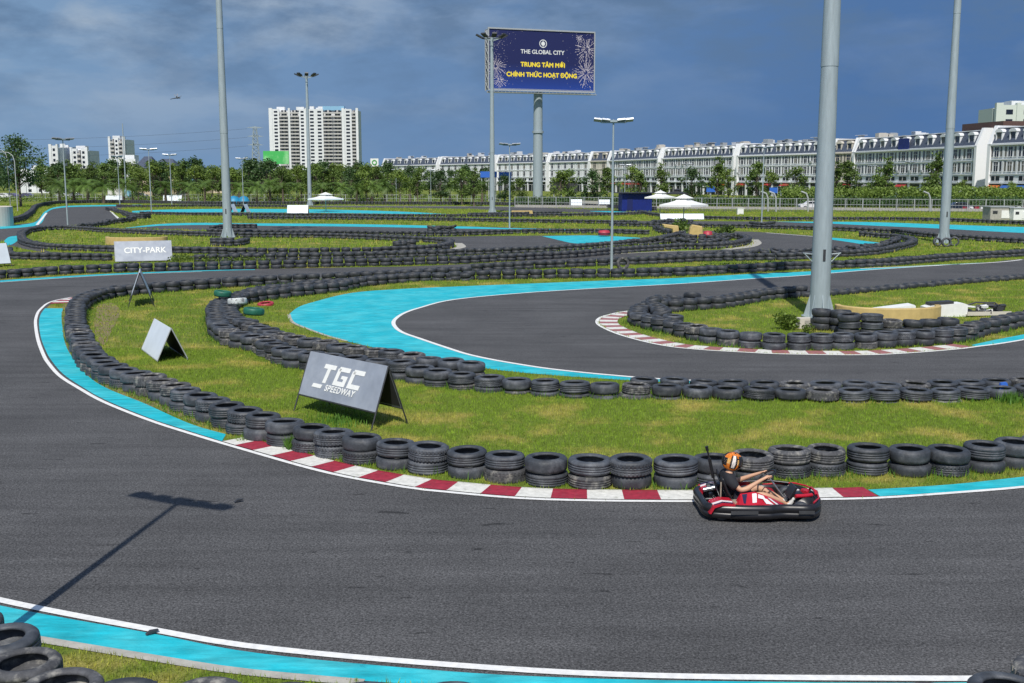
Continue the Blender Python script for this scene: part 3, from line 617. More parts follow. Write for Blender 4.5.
def mast(u, v, label, r=.40, hh=26., head=True, rz=0, gus=True):
    x, y = G(u, v); t = thing('light_mast', label, 'mast', (x, y, 0), rz, 'high masts on the track')
    mb = MB(); nseg = 3
    for (z0, z1, ra, rb) in ((0, 9.2, r, r*.82), (9.0, 18., r*.86, r*.66), (17.8, hh, r*.70, r*.5)): mb.tube([(0, 0, z0), (0, 0, z1)], [ra, rb], 16)
    mb.build('pole', galv, t)
    mb = MB(); mb.lathe([(0, 0), (r*1.75, 0), (r*1.75, .05), (0, .05)], 24); mb.build('base_plate', galv, t)
    for k in range(8):
        a = 2*math.pi*k/8; m_ = MB(); m_.prism([(r*.95, .05), (r*1.6, .05), (r*.98, .85)], .03, 'y', -.015); o = m_.build('gusset', galv, t); o.rotation_euler = (0, 0, a)
    if gus:
        m_ = MB(); m_.box((0, -r+.02, 2.3), (.09, .05, .42)); m_.build('hatch', darkst, t)
    if head: crown(t, hh)
    return t
mast(228, 237.5, 'tall galvanised mast with tyres round its foot, left of centre')
mast(943.5, 243, 'tall galvanised mast with three tyres at its foot, at the right')
M2 = mast(819, 317, 'thickest tall mast beside the yellow barrier on the right island', r=.365)
m_ = MB(); r_ = .35
for s in (-1, 1): m_.tube([(s*r_, -.05, 2.05), (s*(r_+.3), -.05, 2.35)], .02, 5); m_.tube([(s*r_, -.05, 2.32), (s*(r_+.34), -.05, 2.36)], .02, 5)
m_.build('bracket', galv, M2)
mast(310, 205.5, 'high mast with a crown of floodlights in front of the apartment tower', r=.42, hh=25)
mast(492.3, 213.8, 'high mast with floodlights in front of the billboard', r=.42, hh=25.5)
mast(126.5, 201.5, 'slim dark headed mast beside the narrow white tower', r=.16, hh=17, gus=False, head=False)
for (u, v, a) in ((936, 246.5, .2), (945.5, 246.9, 0), (954, 246, -.4)):
    x, y = G(u, v); o = put_tyre(TM[1], x, y, .34, {936: 'left', 945.5: 'middle', 954: 'right'}[u]+' one of three tyres stood up at the foot of the right mast', 'tyres at the right mast foot'); o.rotation_euler = (math.pi/2-.12, 0, a)
def lamp_proto():
    t = thing('lamp_post', 'x', 'lamp post')
    mb = MB(); mb.tube([(0, 0, 0), (0, 0, 8.9)], [.085, .05], 10); mb.build('pole', galv, t)
    mb = MB(); mb.box((0, 0, .015), (.4, .4, .03)); mb.build('base_plate', galv, t)
    mb = MB(); mb.box((0, 0, 8.72), (1.5, .07, .07)); mb.box((0, 0, 8.80), (.42, .34, .12)); mb.build('crossbar', galv, t)
    for s in (-1, 1):
        for q in (0, 1):
            m_ = MB(); m_.box((s*(.45+.48*q), -.06, 8.84+.03*q), (.46, .34, .09), rx=R(-24), ry=s*R(-7)); m_.box((s*(.45+.48*q), .05, 8.9+.03*q), (.3, .12, .08), rx=R(-24))
            m_.build('floodlight', silver, t)
    return t
LP = lamp_proto()
for (u, v, rz, sc_, lab) in ((611.5, 270.5, 0, .93, 'nearest full lamp post with twin flood heads, in the middle of the picture'), (509.6, 228.3, .3, .98, 'twin headed lamp post just right of the billboard mast'),
      (68, 227.5, .9, 1.05, 'lamp post standing in the left tyre wall beside the upper road bend'), (151.6, 213.6, .2, 1.08, 'twin headed lamp post left of the house roofs'), (172, 206.6, .1, 1.1, 'second twin headed lamp post, over the house roofs'),
      (120, 206, -.3, 1.08, 'lamp post in front of the narrow white tower'), (243.5, 205, 0, 1.05, 'small lamp post just right of the left mast'), (431, 204.6, .1, .8, 'short thin post among the trees right of the tower'), (396.5, 204.4, .2, .8, 'short thin post at the left end of the white terrace'),
      (624.5, 209.8, 0, .85, 'thin post at the left side of the blue container'), (761.6, 222.4, .1, 1.0, 'thin lamp post left of the thick mast'), (686, 203, .1, .95, 'thin lamp post behind the white umbrella'), (870, 204, .1, .9, 'thin lamp post by the hedge right of the thick mast'), (908, 203, .1, 1.0, 'thin lamp post by the hedge left of the right mast')):
    x, y = G(u, v); place(LP, USED, (x, y, 0), rz, lab, 'slim lamp posts round the track', sc_)
# the post outside the picture whose shadow crosses the near road
hx, hy = G(181, 501); hgt = 8.84; hgt *= .84; L_ = hgt/math.tan(SEL); place(LP, USED, (hx-L_*math.sin(SAZ), hy-L_*math.cos(SAZ), 0), R(-24), 'twin headed lamp post whose shadow falls across the near road', 'slim lamp posts round the track', .84)
# arched street lamps at far left
def arched(u, v, hgt_, lab):
    x, y = G(u, v); t = thing('street_lamp', lab, 'street lamp', (x, y, 0), 0, 'arched street lamps at the left')
    mb = MB(); mb.tube([(0, 0, 0), (0, 0, hgt_*.85), (-.25, 0, hgt_*.95), (-.9, 0, hgt_), (-1.9, 0, hgt_*1.01)], [.09, .07, .06, .05, .04], 8); mb.build('pole', steel, t)
    mb = MB(); mb.box((-2.2, 0, hgt_*1.01), (.7, .25, .1)); mb.build('lamp_head', steel, t)
arched(17.8, 211, 9.4, 'arched street lamp nearer the big tree at far left'); arched(10.5, 207.5, 10.4, 'arched street lamp standing left of the other one')
# ------------------------------------------------------------------ A-frame boards
def aframe(label, loc, rz, L_=2.6, h_=1.25, dep=.95, low=.33, m=None, words=(), cat='sign board', legs=True, backm=None, name='a_frame_board'):
    m = m or silver; t = thing(name, label, cat, (*loc, 0), rz, 'A-frame boards on the track')
    a = math.atan2(dep/2, h_); sl = math.hypot(dep/2, h_); 
    for s, nm in ((-1, 'front_panel'), (1, 'back_panel')):
        z0 = low; c = Vector((0, s*(dep/2)*(1-(z0+h_)/2/h_), (z0+h_)/2)); hh = sl*(1-z0/h_)
        mb = MB(); mb.box(c, (L_, .018, hh), rx=-s*a if s < 0 else -s*a); 
        rx = (a if s > 0 else -a)
        mb = MB(); mb.box(c, (L_, .02, hh), rx=rx)
        nrm = Matrix.Rotation(rx, 4, 'X') @ Vector((0, s, 0))
        m_ = MB(); m_.box(Vector(c)-nrm*.013, (L_-.06, .004, hh-.06), rx=rx)
        p = mb.build(nm, m if (s < 0 or backm is None) else backm, t); m_.build('backing', boardback, p)
        fr = MB()
        for e in (-1, 1):
            p0 = Vector((e*L_/2, s*.0, h_+.01)); p1 = Vector((e*L_/2, s*dep/2, 0)) if legs else Vector((e*L_/2, s*(dep/2)*(1-low/h_), low)); fr.tube([p0, p1], .018, 6)
        fr.tube([(-L_/2, s*(dep/2)*(1-low/h_), low-.02), (L_/2, s*(dep/2)*(1-low/h_), low-.02)], .016, 6); fr.build('frame', darkst if legs else steel, t)
        if s < 0 and words:
            for (wd_, size, x_, up_, bold, shear) in words:
                M_ = Matrix.Translation(Vector(c)+nrm*.0165) @ Matrix.Rotation(math.pi/2+rx, 4, 'X') @ Matrix.Translation((x_, up_, 0))
                text_mesh(wd_, size, wht, p, 'lettering', M_, .003, bold, shear)
    return t
def board_at(uL, vL, uR, vR, dep):
    a, b_ = Vector(G(uL, vL)), Vector(G(uR, vR)); d = b_-a; nrm = Vector((-d.y, d.x)).normalized()
    c = (a+b_)/2+nrm*dep/2; return (c.x, c.y), math.atan2(d.y, d.x), d.length
loc, rz, Ln = board_at(294, 411, 371, 431.5, .95)
print('TGC len', Ln)
TG_ = aframe('silver A-frame board lettered TGC SPEEDWAY with black frame legs', loc, rz, Ln, 1.27, .95, .37, silver, [])
fp = [c for c in TG_.children if c.name.startswith('front_panel')][0]
hh = math.hypot(.475, 1.27)*(1-.37/1.27); rx = -math.atan2(.475, 1.27); cc = Vector((0, -(.475)*(1-(1.64)/2/1.27), .82)); nn = Matrix.Rotation(rx, 4, 'X') @ Vector((0, -1, 0))
MP = Matrix.Translation(cc+nn*.0125) @ Matrix.Rotation(math.pi/2+rx, 4, 'X')
def glyph(strokes, x0, s, w_):
    mb = MB(); sh = .25
    for poly in strokes:
        P2 = [((x0+(a+b_*sh)*s), (b_-.5)*s) for a, b_ in poly]; n = len(P2)
        mb.add([MP @ Vector((a, b_, .0)) for a, b_ in P2]+[MP @ Vector((a, b_, .006)) for a, b_ in P2], [tuple(range(2*n-1, n-1, -1))[::-1]]+[(i, (i+1) % n, (i+1) % n+n, i+n) for i in range(n)])
    return mb
def rect(a, b_, c, d): return [(a, b_), (c, b_), (c, d), (a, d)]
Tg = [rect(0, .76, 1., 1), rect(.34, 0, .62, .76)]
Gg = [rect(.1, .76, 1., 1), rect(0, .24, .27, .9), rect(.0, .0, 1., .24), rect(.73, .24, 1., .56), rect(.5, .38, .73, .56)]
Cg = [rect(.1, .76, 1., 1), rect(0, .24, .27, .9), rect(.0, .0, 1., .24)]
s_ = .36
for gl, x0 in ((Tg, -.80), (Gg, -.30), (Cg, .20)): glyph(gl, x0+.02, s_*1.15, 0).build('letter', wht, fp)
for ch in [c for c in fp.children if c.name.startswith('letter')]:
    ch.data.transform(Matrix.Translation((MP.to_3x3() @ Vector((0, .07, 0)))))
text_mesh('SPEEDWAY', .19, wht, fp, 'lettering', MP @ Matrix.Translation((.02, -.235, .004)), .003, .004, .25, 1.12)
gb = MB(); P2 = [(-.93, -.18), (-.60, -.18), (-.64, -.265), (-.97, -.265)]
gb.add([MP @ Vector((a, b_, .0)) for a, b_ in P2]+[MP @ Vector((a, b_, .006)) for a, b_ in P2], [(3, 2, 1, 0), (4, 5, 6, 7), (0, 1, 5, 4), (1, 2, 6, 5), (2, 3, 7, 6), (3, 0, 4, 7)]); gb.build('logo_bar', wht, fp)
# other boards
a = Vector(G(140.5, 350.5)); b_ = Vector(G(156, 362.5)); loc, rz, Ln = board_at(140.5, 350.5, 156, 362.5, .9)
aframe('blank pale silver A-frame board tilted beside the left tyre bend', loc, rz, Ln, .92, .86, .05, boardw, legs=False)
x, y = G(141.5, 304); aframe('A-frame board seen end on in the grass above the blank silver one', (x, y), R(108.5), 2.3, 1.36, 1.0, .40, boardw)
loc, rz, Ln = board_at(115.5, 263, 172.5, 261.5, .9)
CB = aframe('wide silver A-frame board lettered CITY-PARK behind the tyre wall', loc, rz, Ln, 1.28, .95, .1, silver, [('CITY-PARK', .5, .1, .02, .01, 0)], legs=False)
loc, rz, Ln = board_at(-22, 268.5, 11.5, 266.5, .9); aframe('pale A-frame board cut off by the left picture edge', loc, rz, Ln, 1.35, 1.0, .2, boardw)
for (uL, uR, v, h_, lab) in ((105.5, 122.5, 202.3, 1.5, 'pale board beside the upper left road bend'), (163, 181.5, 202, 1.5, 'pale board left of the left mast, behind the road'), (222, 240, 202, 1.4, 'pale board directly behind the left mast'),
      (287, 308, 215.4, 1.45, 'pale board lying by the turquoise strip left of the high mast'), (571, 582, 207.6, 1.5, 'left one of two white boards before the blue container'), (599, 610, 208, 1.5, 'right one of two white boards before the blue container'), (660.5, 704, 220.2, .8, 'long low white board behind the umbrella pole')):
    loc, rz, Ln = board_at(uL, v, uR, v, .9); aframe(lab, loc, rz, Ln, h_, 1.1, .12, boardw, legs=False)
x, y = G(239, 212.6)
for s in (-1, 1): aframe(('left' if s < 0 else 'right')+' one of the pale boards standing edge on behind the left mast', (x+s*1.0, y), R(88), 2., 1.3, 1.1, .1, boardw, legs=False)
# ------------------------------------------------------------------ things on the islands
def arc_wall(label, u, v, rad, h_, th, a0, a1, sx_=1., lipm=None):
    x, y = G(u, v); mb = MB(); n = 28; out, inn = [], []
    for i in range(n+1):
        a = a0+(a1-a0)*i/n; out.append((rad*sx_*math.cos(a), rad*math.sin(a))); inn.append(((rad*sx_-th)*math.cos(a), (rad-th)*math.sin(a)))
    mb.prism(out+inn[::-1], h_, 'z'); o = mb.build('curved_barrier', yel, loc=(x, y, 0)); bv = o.modifiers.new('bevel', 'BEVEL'); bv.width = .03; bv.segments = 2
    return tag(o, label, 'barrier', 'curved yellow barriers')
def cpx(u, v): return Vector(G(u, v))
arc_wall('pale yellow curved barrier beside the thick mast', 887, 316.8, 1.35, .46, .2, R(170), R(385), 1.42)
arc_wall('pale yellow curved barrier behind the CITY-PARK board', 137, 244.5, 1.5, .62, .2, R(170), R(370), 1.6)
m_ = MB(); x, y = G(889, 314); m_.prism([(-1.05, .36), (.95, .62), (1.0, .58), (1.0, .40), (-1.05, .30)], .7, 'y'); tag(m_.build('white_panel', wht, loc=(x, y, -.28)), 'white panel lying inside the yellow curved barrier', 'panel')
t = thing('barrier_block', 'white plastic barrier block lying right of the yellow barrier', 'barrier block', (*G(946, 316.5), 0), .12)
m_ = MB(); m_.prism([(-.78, 0), (.7, 0), (.78, .1), (.78, .44), (.6, .5), (-.6, .42), (-.82, .36)], .5, 'y', -.1); m_.build('body', wht, t); m_ = MB(); m_.box((-.2, .15, .5), (.9, .4, .1), ry=-.05); m_.build('top_rail', darkst, t)
t = thing('scrap_pile', 'heap of black and white kart scrap on a tray at the right island', 'scrap', (*G(984, 315.5), 0), .1)
m_ = MB(); m_.box((0, .1, .06), (1.7, .9, .06)); m_.box((0, -.36, .12), (1.7, .04, .14)); m_.build('tray', wallc, t)
m_ = MB()
for _ in range(16): m_.box((rt.uniform(-.75, .7), rt.uniform(-.2, .4), rt.uniform(.1, .38)), (rt.uniform(.15, .5), rt.uniform(.1, .3), rt.uniform(.06, .2)), rz=rt.uniform(0, 3), rx=rt.uniform(-.5, .5))
m_.tube([(-.8, .2, .3), (-.3, .1, .48), (.5, .2, .45), (.8, 0, .2)], .03, 6); m_.build('black_parts', darkst, t)
m_ = MB()
for _ in range(6): m_.box((rt.uniform(-.7, .7), rt.uniform(-.3, .2), rt.uniform(.12, .42)), (rt.uniform(.1, .35), rt.uniform(.08, .2), rt.uniform(.04, .12)), rz=rt.uniform(0, 3), rx=rt.uniform(-.5, .5))
m_.build('white_parts', wht, t)
t = thing('concrete_block', 'pale concrete block with rough top against the foot of the thick mast', 'concrete block', (*G(806, 328.5), 0), .15); m_ = MB(); m_.box((0, .15, .17), (.5, .4, .36), taper=.94); m_.build('block', wallc, t); m_ = MB(); m_.box((.03, -.07, .2), (.22, .01, .16)); m_.build('stencil', conc, t)
x, y = G(522, 215); m_ = MB(); m_.prism([(-1.6, 0), (1.6, 0), (1.5, .62), (-1.5, .62)], 1.2, 'y'); tag(m_.build('foam_block', yel, loc=(x, y, .0)), 'long pale yellow foam block on the far tyre wall right of the billboard mast', 'foam block')
for u0, lab in ((671, 'left yellow padded block by the umbrella pole'), (696, 'right yellow padded block by the umbrella pole')):
    x, y = G(u0, 237.2); m_ = MB(); m_.prism([(-.65, 0), (.65, 0), (.55, .95), (-.3, 1.1), (-.5, .8)] if u0 > 680 else [(.2, 0), (.75, 0), (.65, 1.0), (-.75, 1.15), (-.6, .85), (.15, .7)], .8, 'y'); o = m_.build('padded_block', yel, loc=(x, y, 0)); bv = o.modifiers.new('b', 'BEVEL'); bv.width = .05; tag(o, lab, 'padded block')
for (u, v, lab) in ((707.5, 240, 'red plastic drum on the tip of the far island'), (604, 236.5, 'red plastic drum on the tyre wall above the turquoise patch')):
    x, y = G(u, v); m_ = MB(); m_.smooth = True; m_.lathe([(0, 0), (.36, 0), (.42, .1), (.4, .3), (.43, .34), (.4, .38), (.36, .62), (.1, .68), (0, .68)], 16); o = m_.build('drum', rubr, loc=(x, y, .1)); tag(o, lab, 'drum')
    if u < 650: o.scale = (1.3, 1, .7)
x, y = G(102, 242.6)
def umbrella(u, v, label, wid, hgt_, m, closed=False):
    x, y = G(u, v); t = thing('parasol', label, 'parasol', (x, y, 0), .12, 'parasols beyond the track'); w2 = wid/2
    mb = MB(); mb.tube([(0, 0, 0), (0, 0, hgt_)], .05, 8); mb.build('pole', steel, t)
    mb = MB(); mb.lathe([(0, hgt_), (w2*.35, hgt_-.28), (w2*.38, hgt_-.42), (w2*1.05, hgt_-.75), (w2*1.06, hgt_-.95), (w2, hgt_-.80), (0, hgt_-.1)], 4); mb.lathe([(0, hgt_+.28), (w2*.42, hgt_-.12), (w2*.40, hgt_-.16), (0, hgt_+.2)], 4); mb.build('canopy', m, t)
    mb = MB()
    for k in range(4): a = math.pi*k/2; mb.tube([(0, 0, hgt_-.9), (w2*.95*math.cos(a), w2*.95*math.sin(a), hgt_-.98)], .02, 4)
    mb.build('rib', darkst, t); mb = MB(); mb.box((0, 0, .06), (.8, .8, .12)); mb.build('base', conc, t)
umbrella(683.3, 231, 'white square parasol above the far island, on a white pole', 4.7, 3.35, wht); umbrella(660, 213.5, 'white parasol half hidden behind the nearer one, beside the container', 4.6, 3.2, wht)
umbrella(326, 211.5, 'low white parasol right of the high mast', 5.4, 2.8, wht); umbrella(677, 205, 'dark grey parasol behind the white ones', 4.5, 3.1, darkst)
bluem = mat('blue_paint', (.006, .018, .17), rough=.5, var=.15, scale=1.); blue2 = mat('blue_banner', (.03, .13, .52), rough=.5, var=.05); greenb = mat('green_banner', (.06, .42, .10), rough=.5, var=.15, scale=.15, col2=(.3, .6, .3), thr=(.5, .62), scale2=.08)
x, y = G(637, 211.5); t = thing('container', 'dark blue steel container cabin with flat roof beyond the track', 'container', (x, y, 0), R(8))
m_ = MB(); m_.box((0, 1.3, 1.45), (4.9, 2.6, 2.9));
for k in range(22): m_.box((-2.35+k*.22, -.02, 1.45), (.09, .05, 2.6))
m_.build('body', bluem, t); m_ = MB(); m_.box((-.3, 1.0, 2.98), (6.4, 3.6, .12)); m_.build('roof', darkst, t); m_ = MB(); m_.box((-1.2, -.06, 1.2), (.9, .03, 2.0)); m_.build('door', mat('blue_door', (.004, .01, .09), var=.1), t)
# billboard
x, y = XY(537.5, 250); dL = 244; dR = 258
pL = Vector((*XY(489.2, 240), 0)); pR = Vector((*XY(592, 247.5), 0)); bd = (pR-pL); bl = bd.length; brz = math.atan2(bd.y, bd.x)
def zat(v, d): 
    b_ = (341.5-v)/F; return H+d*(-ST+b_*CT)/(CT+b_*ST)
zt = zat(28.5, 240); zb = zat(89, 240); print('billboard', bl, zt, zb)
navy = bpy.data.materials.new('navy_print'); navy.use_nodes = True; t_ = navy.node_tree; cN = N(t_, 'ShaderNodeTexCoord'); sN = N(t_, 'ShaderNodeSeparateXYZ'); t_.links.new(cN.outputs['Object'], sN.inputs[0])
mN = N(t_, 'ShaderNodeMapRange'); t_.links.new(sN.outputs['Z'], mN.inputs['Value']); mN.inputs['From Min'].default_value = zb; mN.inputs['From Max'].default_value = zb+(zt-zb)*.45
xN = N(t_, 'ShaderNodeMix', data_type='RGBA'); t_.links.new(mN.outputs[0], xN.inputs['Factor']); xN.inputs['A'].default_value = (.012, .045, .26, 1); xN.inputs['B'].default_value = (.010, .014, .085, 1); t_.links.new(xN.outputs['Result'], t_.nodes['Principled BSDF'].inputs['Base Color']); t_.nodes['Principled BSDF'].inputs['Roughness'].default_value = .5
cx_ = (pL+pR)/2; BB = thing('billboard', 'huge navy billboard on a thick pole, gold Vietnamese words and fireworks', 'billboard', (cx_.x, cx_.y, 0), brz)
m_ = MB(); m_.box((0, 0, (zt+zb)/2), (bl, .3, zt-zb)); pn = m_.build('panel', navy, BB)
m_ = MB(); fz = (zt-zb)
for (c, d) in (((0, -.17, zt+.12), (bl+.5, .3, .3)), ((0, -.17, zb-.12), (bl+.5, .3, .3)), ((-bl/2-.12, -.17, (zt+zb)/2), (.25, .3, fz)), ((bl/2+.12, -.17, (zt+zb)/2), (.25, .3, fz))): m_.box(c, d)
m_.build('frame', steel, BB)
m_ = MB()
for e in (-bl/2, bl/2):
    for yy in (.4, 2.6): m_.tube([(e, yy, zb-.2), (e, yy, zt)], .12, 5)
    nz = 7
    for k in range(nz):
        z0 = zb+fz*k/nz; z1 = zb+fz*(k+1)/nz; m_.tube([(e, .4, z0), (e, 2.6, z1)], .08, 4); m_.tube([(e, .4, z1), (e, 2.6, z1)], .08, 4)
m_.box((0, 1.5, zb-.5), (bl, .3, .35)); m_.box((0, 2.7, (zt+zb)/2), (bl, .1, fz)); m_.build('truss', steel, BB)
m_ = MB(); m_.box((0, -.9, zb-.75), (bl+.6, 1.2, .1)); 
for k in range(30): m_.tube([(-bl/2+bl*k/29, -1.4, zb-.75), (-bl/2+bl*k/29, -1.4, zb+.05)], .04, 4)
m_.tube([(-bl/2, -1.4, zb+.05), (bl/2, -1.4, zb+.05)], .05, 4); m_.build('catwalk', steel, BB)
m_ = MB(); m_.tube([(-.35, 1.5, 0), (-.35, 1.5, zb-.3)], [1.12, .98], 20); 
zf = zat(133, 250); m_.tube([(-.35, 1.5, zf-.25), (-.35, 1.5, zf+.25)], 1.25, 20); m_.build('pole', galv, BB)
goldm = mat('gold_print', (.85, .66, .04), var=.03); 
def onpanel(x_, z_): return Matrix.Translation((x_, -.158, z_)) @ Matrix.Rotation(math.pi/2, 4, 'X')
def bz(fr): return zt-fz*fr
text_mesh('THE GLOBAL CITY', 1.22, wht, pn, 'lettering', onpanel(.1, bz(.36)), .01, .02)
text_mesh('TRUNG TÂM MỚI', 1.32, goldm, pn, 'lettering', onpanel(.2, bz(.575)), .01, 0, fat=.065)
text_mesh('CHÍNH THỨC HOẠT ĐỘNG', 1.3, goldm, pn, 'lettering', onpanel(.0, bz(.745)), .01, 0, fat=.065)
m_ = MB(); m_.lathe([(.72, 0), (.88, 0), (.88, .02), (.72, .02)], 24, closed=True, M_=onpanel(.2, bz(.215))); m_.lathe([(0, .02), (.45, .02), (.45, 0)], 12, M_=onpanel(.2, bz(.215))); m_.box((.2, -.17, bz(.215)), (.1, .02, 1.8)); m_.build('emblem', wht, pn)
pale = mat('firework_print', (.55, .50, .55), var=.2)
for (fx, fzz, rad, n) in ((bl*.43, .28, 3.2, 26), (bl*.425, .68, 3.6, 30), (-bl*.44, .62, 2.6, 22), (-bl*.40, .85, 1.8, 18), (bl*.36, .1, 1.2, 14)):
    m_ = MB()
    for k in range(n):
        a = 2*math.pi*k/n+rt.uniform(-.1, .1); L1 = rad*rt.uniform(.55, 1)
        for q in (0.25, .42, .58, .72, .84, .95):
            px_, pz_ = fx+L1*q*math.cos(a), bz(fzz)+L1*q*math.sin(a)-.2*q*q
            if abs(px_) < bl/2-.1 and zb+.1 < pz_ < zt-.1 and rt.random() < .8: s = rt.uniform(.06, .12); m_.box((px_, -.16, pz_), (rad*.11, .01, s), ry=-a)
    m_.build('firework', pale, pn)
m_ = MB()
for k in range(420):
    px_ = rt.choice([-1, 1])*bl/2*(1-abs(rt.gauss(0, .22))); pz_ = rt.uniform(zb+.2, zt-.2)
    if abs(px_) < bl/2-.1: s = rt.uniform(.04, .10); m_.box((px_, -.16, pz_), (s, .01, s))
m_.build('confetti', pale, pn)
# ------------------------------------------------------------------ terrace houses
def terrace(u0, D0, u1, D1, nb, label, capL=True, capR=True, m=wallw, bl_=3, top=16.4):
    K = 11.4*F; d0 = K/D0; d1 = K/D1; A = Vector(XY(u0, d0)); B = Vector(XY(u1, d1)); d = B-A; L_ = d.length
    t = thing('terrace_house', label, 'building', (A.x, A.y, 0), math.atan2(d.y, d.x), 'mansard roofed white terraces')
    bw = L_/nb; dep = 14
    # z: shops 0-4.3, mezzanine 4.3-6.3, floors 6.3-9.5, 9.5-12.7, mansard 12.9-16.4
    mb = MB(); mb.box((L_/2, dep/2+.4, 2.15), (L_, dep-.8, 4.3)); mb.box((L_/2, dep/2, 8.6), (L_, dep, 8.6)); mb.build('wall', m, t)
    mb = MB()
    for z, p, h_ in ((4.35, .35, .3), (6.3, .22, .25), (9.5, .22, .28), (12.75, .5, .35)): mb.box((L_/2, -p/2, z), (L_+.1, p, h_))
    for i in range(nb*2+1): mb.box((i*bw/2+(bw*.5 if False else 0), -.07, 9.4), ((.4 if i % 2 == 0 else .01), .14, 6.2))
    mb.build('cornice', m, t)
    mb = MB(); mb.prism([(-.1, 12.93), (1.5, top), (dep-1.5, top), (dep, 12.93)], L_, 'x'); mb.build('roof', slate, t)
    mb = MB(); mb.box((L_/2, 1.5, top+.08), (L_, .5, .2)); mb.box((L_/2, -.12, 12.98), (L_, .18, .14)); mb.build('roof_edge', m, t)
    for on, x_ in ((capL, 0), (capR, L_)):
        if on: mb = MB(); mb.prism([(-.5, 0), (-.5, 12.9), (1.2, top+.6), (dep, top+.6), (dep, 0)], .9, 'x', x_-.45); mb.build('firewall', mat('white_firewall', (.78, .79, .80), var=.04), t)
    wn = bw/6.0
    win = MB(); win.mi = 1; win.box((0, -.03, 0), (bw*.30, .08, 2.3)); win.mi = 0
    for s in (-1, 1): win.box((s*(bw*.165), -.05, 0), (bw*.02, .12, 2.35))
    win.box((0, -.06, 1.15), (bw*.33, .2, .14)); win.box((0, -.08, -1.13), (bw*.36, .26, .12)); win.box((0, -.085, .3), (bw*.28, .05, .08))
    slim = MB(); slim.mi = 1; slim.box((0, -.03, 0), (bw*.14, .08, 2.2)); slim.mi = 0
    for s in (-1, 1): slim.box((s*bw*.08, -.05, 0), (bw*.015, .1, 2.3))
    slim.box((0, -.07, -1.13), (bw*.19, .2, .12))
    shop = MB(); shop.mi = 1; shop.box((0, .36, 2.), (bw*.8, .1, 3.8)); shop.mi = 0; shop.box((-bw/2, .2, 2.1), (bw*.14, .5, 4.2)); shop.box((0, .3, 3.0), (bw*.86, .14, .12)); shop.box((bw*.1, .3, 1.5), (.1, .14, 3.))
    mez = MB(); mez.mi = 1; mez.box((0, -.03, 0), (bw*.6, .08, 1.05)); mez.mi = 0; mez.box((0, -.06, .6), (bw*.66, .16, .12)); mez.box((0, -.06, -.6), (bw*.66, .16, .12)); mez.box((0, -.07, 0), (.12, .1, 1.05))
    dw, dh = min(bw*.42, 2.1), 2.4
    dor = MB(); dor.box((-dw/2, .9, dh/2), (.28, 2., dh)); dor.box((dw/2, .9, dh/2), (.28, 2., dh)); n = 8
    arc = [(-dw/2-.3, dh)]+[((dw/2+.3)*-math.cos(math.pi*k/n), dh+.75*math.sin(math.pi*k/n)) for k in range(1, n)]+[(dw/2+.3, dh)]
    dor.prism(arc, 2.6, 'y', -.25); dor.box((0, .0, .08), (dw+.5, .4, .16)); dor.mi = 1; dor.box((0, .12, dh/2+.05), (dw-.24, .1, dh-.1))
    protos = {}
    curt = mat('curtained_glass', (.12, .115, .10), rough=.25, var=.3, scale=.7)
    def rep(key, nm, mbx, mats, loc):
        if key in 'dws' and rt.random() < .3: key += 'c'; mats = [mats[0], curt]
        if key not in protos: protos[key] = mbx.build(nm, mats, t, loc=loc)
        else: c = protos[key].copy(); COL.objects.link(c); c.location = loc
    for i in range(nb):
        xc = (i+.5)*bw
        rep('d', 'dormer', dor, [m, glass], (xc, .35, 13.05))
        for z in (7.95, 11.15):
            rep('w', 'window', win, [m, glass], (xc, 0, z))
            if bl_ >= 3: rep('s', 'narrow_window', slim, [m, glass], (xc-bw*.33, 0, z)); rep('s', 'narrow_window', slim, [m, glass], (xc+bw*.33, 0, z))
        rep('m', 'mezzanine_window', mez, [m, glass], (xc, 0, 5.35)); rep('p', 'shopfront', shop, [m, glass], (xc, 0, 0))
    for k in range(nb):
        if bl_ >= 3 and rt.random() < .35: mb = MB(); mb.prism([(-.1, 3.9), (-1.2, 3.3), (-1.2, 3.2), (-.1, 3.4)], bw*.8, 'x', (k+.1)*bw); mb.build('awning', rt.choice([mat('orange_awning', (.5, .12, .03)), mat('blue_awning', (.03, .1, .35)), mat('grey_awning', (.2, .2, .2)), mat('red_awning', (.35, .03, .03))]), t)
        if bl_ >= 3 and rt.random() < .4: mb = MB(); mb.box((k*bw+bw*.1, -.3, rt.choice([7.2, 10.4])), (.9, .4, .6)); mb.build('air_conditioner', steel, t)
    for k in range(int(nb*.9)):     # sheds and tanks on the flat roof
        h_ = rt.uniform(.6, 1.9); mb = MB(); x_ = rt.uniform(.5, L_-.5); y_ = rt.uniform(4, 12); mb.box((x_, y_, top+h_/2), (rt.uniform(1, 3), rt.uniform(1, 3), h_)); mb.box((x_, y_, top+h_+.05), (rt.uniform(1.2, 3.2), 2, .1)); mb.build('roof_hut', rt.choice([wallw, wallc, wallw, steel]), t)
    return t, L_, bw
tr1, L1, bw1 = terrace(987, 50.3, 1075, 55.5, 6, 'nearest white terrace, cut off by the right picture edge', capR=False)
tr2, L2, bw2 = terrace(853, 39.4, 974, 48.2, 10, 'long white terrace between the thick mast and the white firewall')
m_ = MB(); m_.box((L2-4, 8, 17.4), (16, 9, 2.0)); m_.build('brown_roof_shed', mat('brown_sheet', (.10, .055, .045), var=.2), tr2)
m_ = MB(); m_.box((bw2*4.5, -.2, 14.3), (bw2*.9, .1, 2.8)); m_.build('blue_banner', bluem, tr2)
terrace(737, 34.2, 829, 38.2, 10, 'white terrace just left of the thick mast')
terrace(831, 38.4, 852, 39.2, 2, 'cream terrace end partly behind the thick mast', m=wallc)
terrace(662, 30.5, 733, 33.8, 10, 'white terrace above the white parasols')
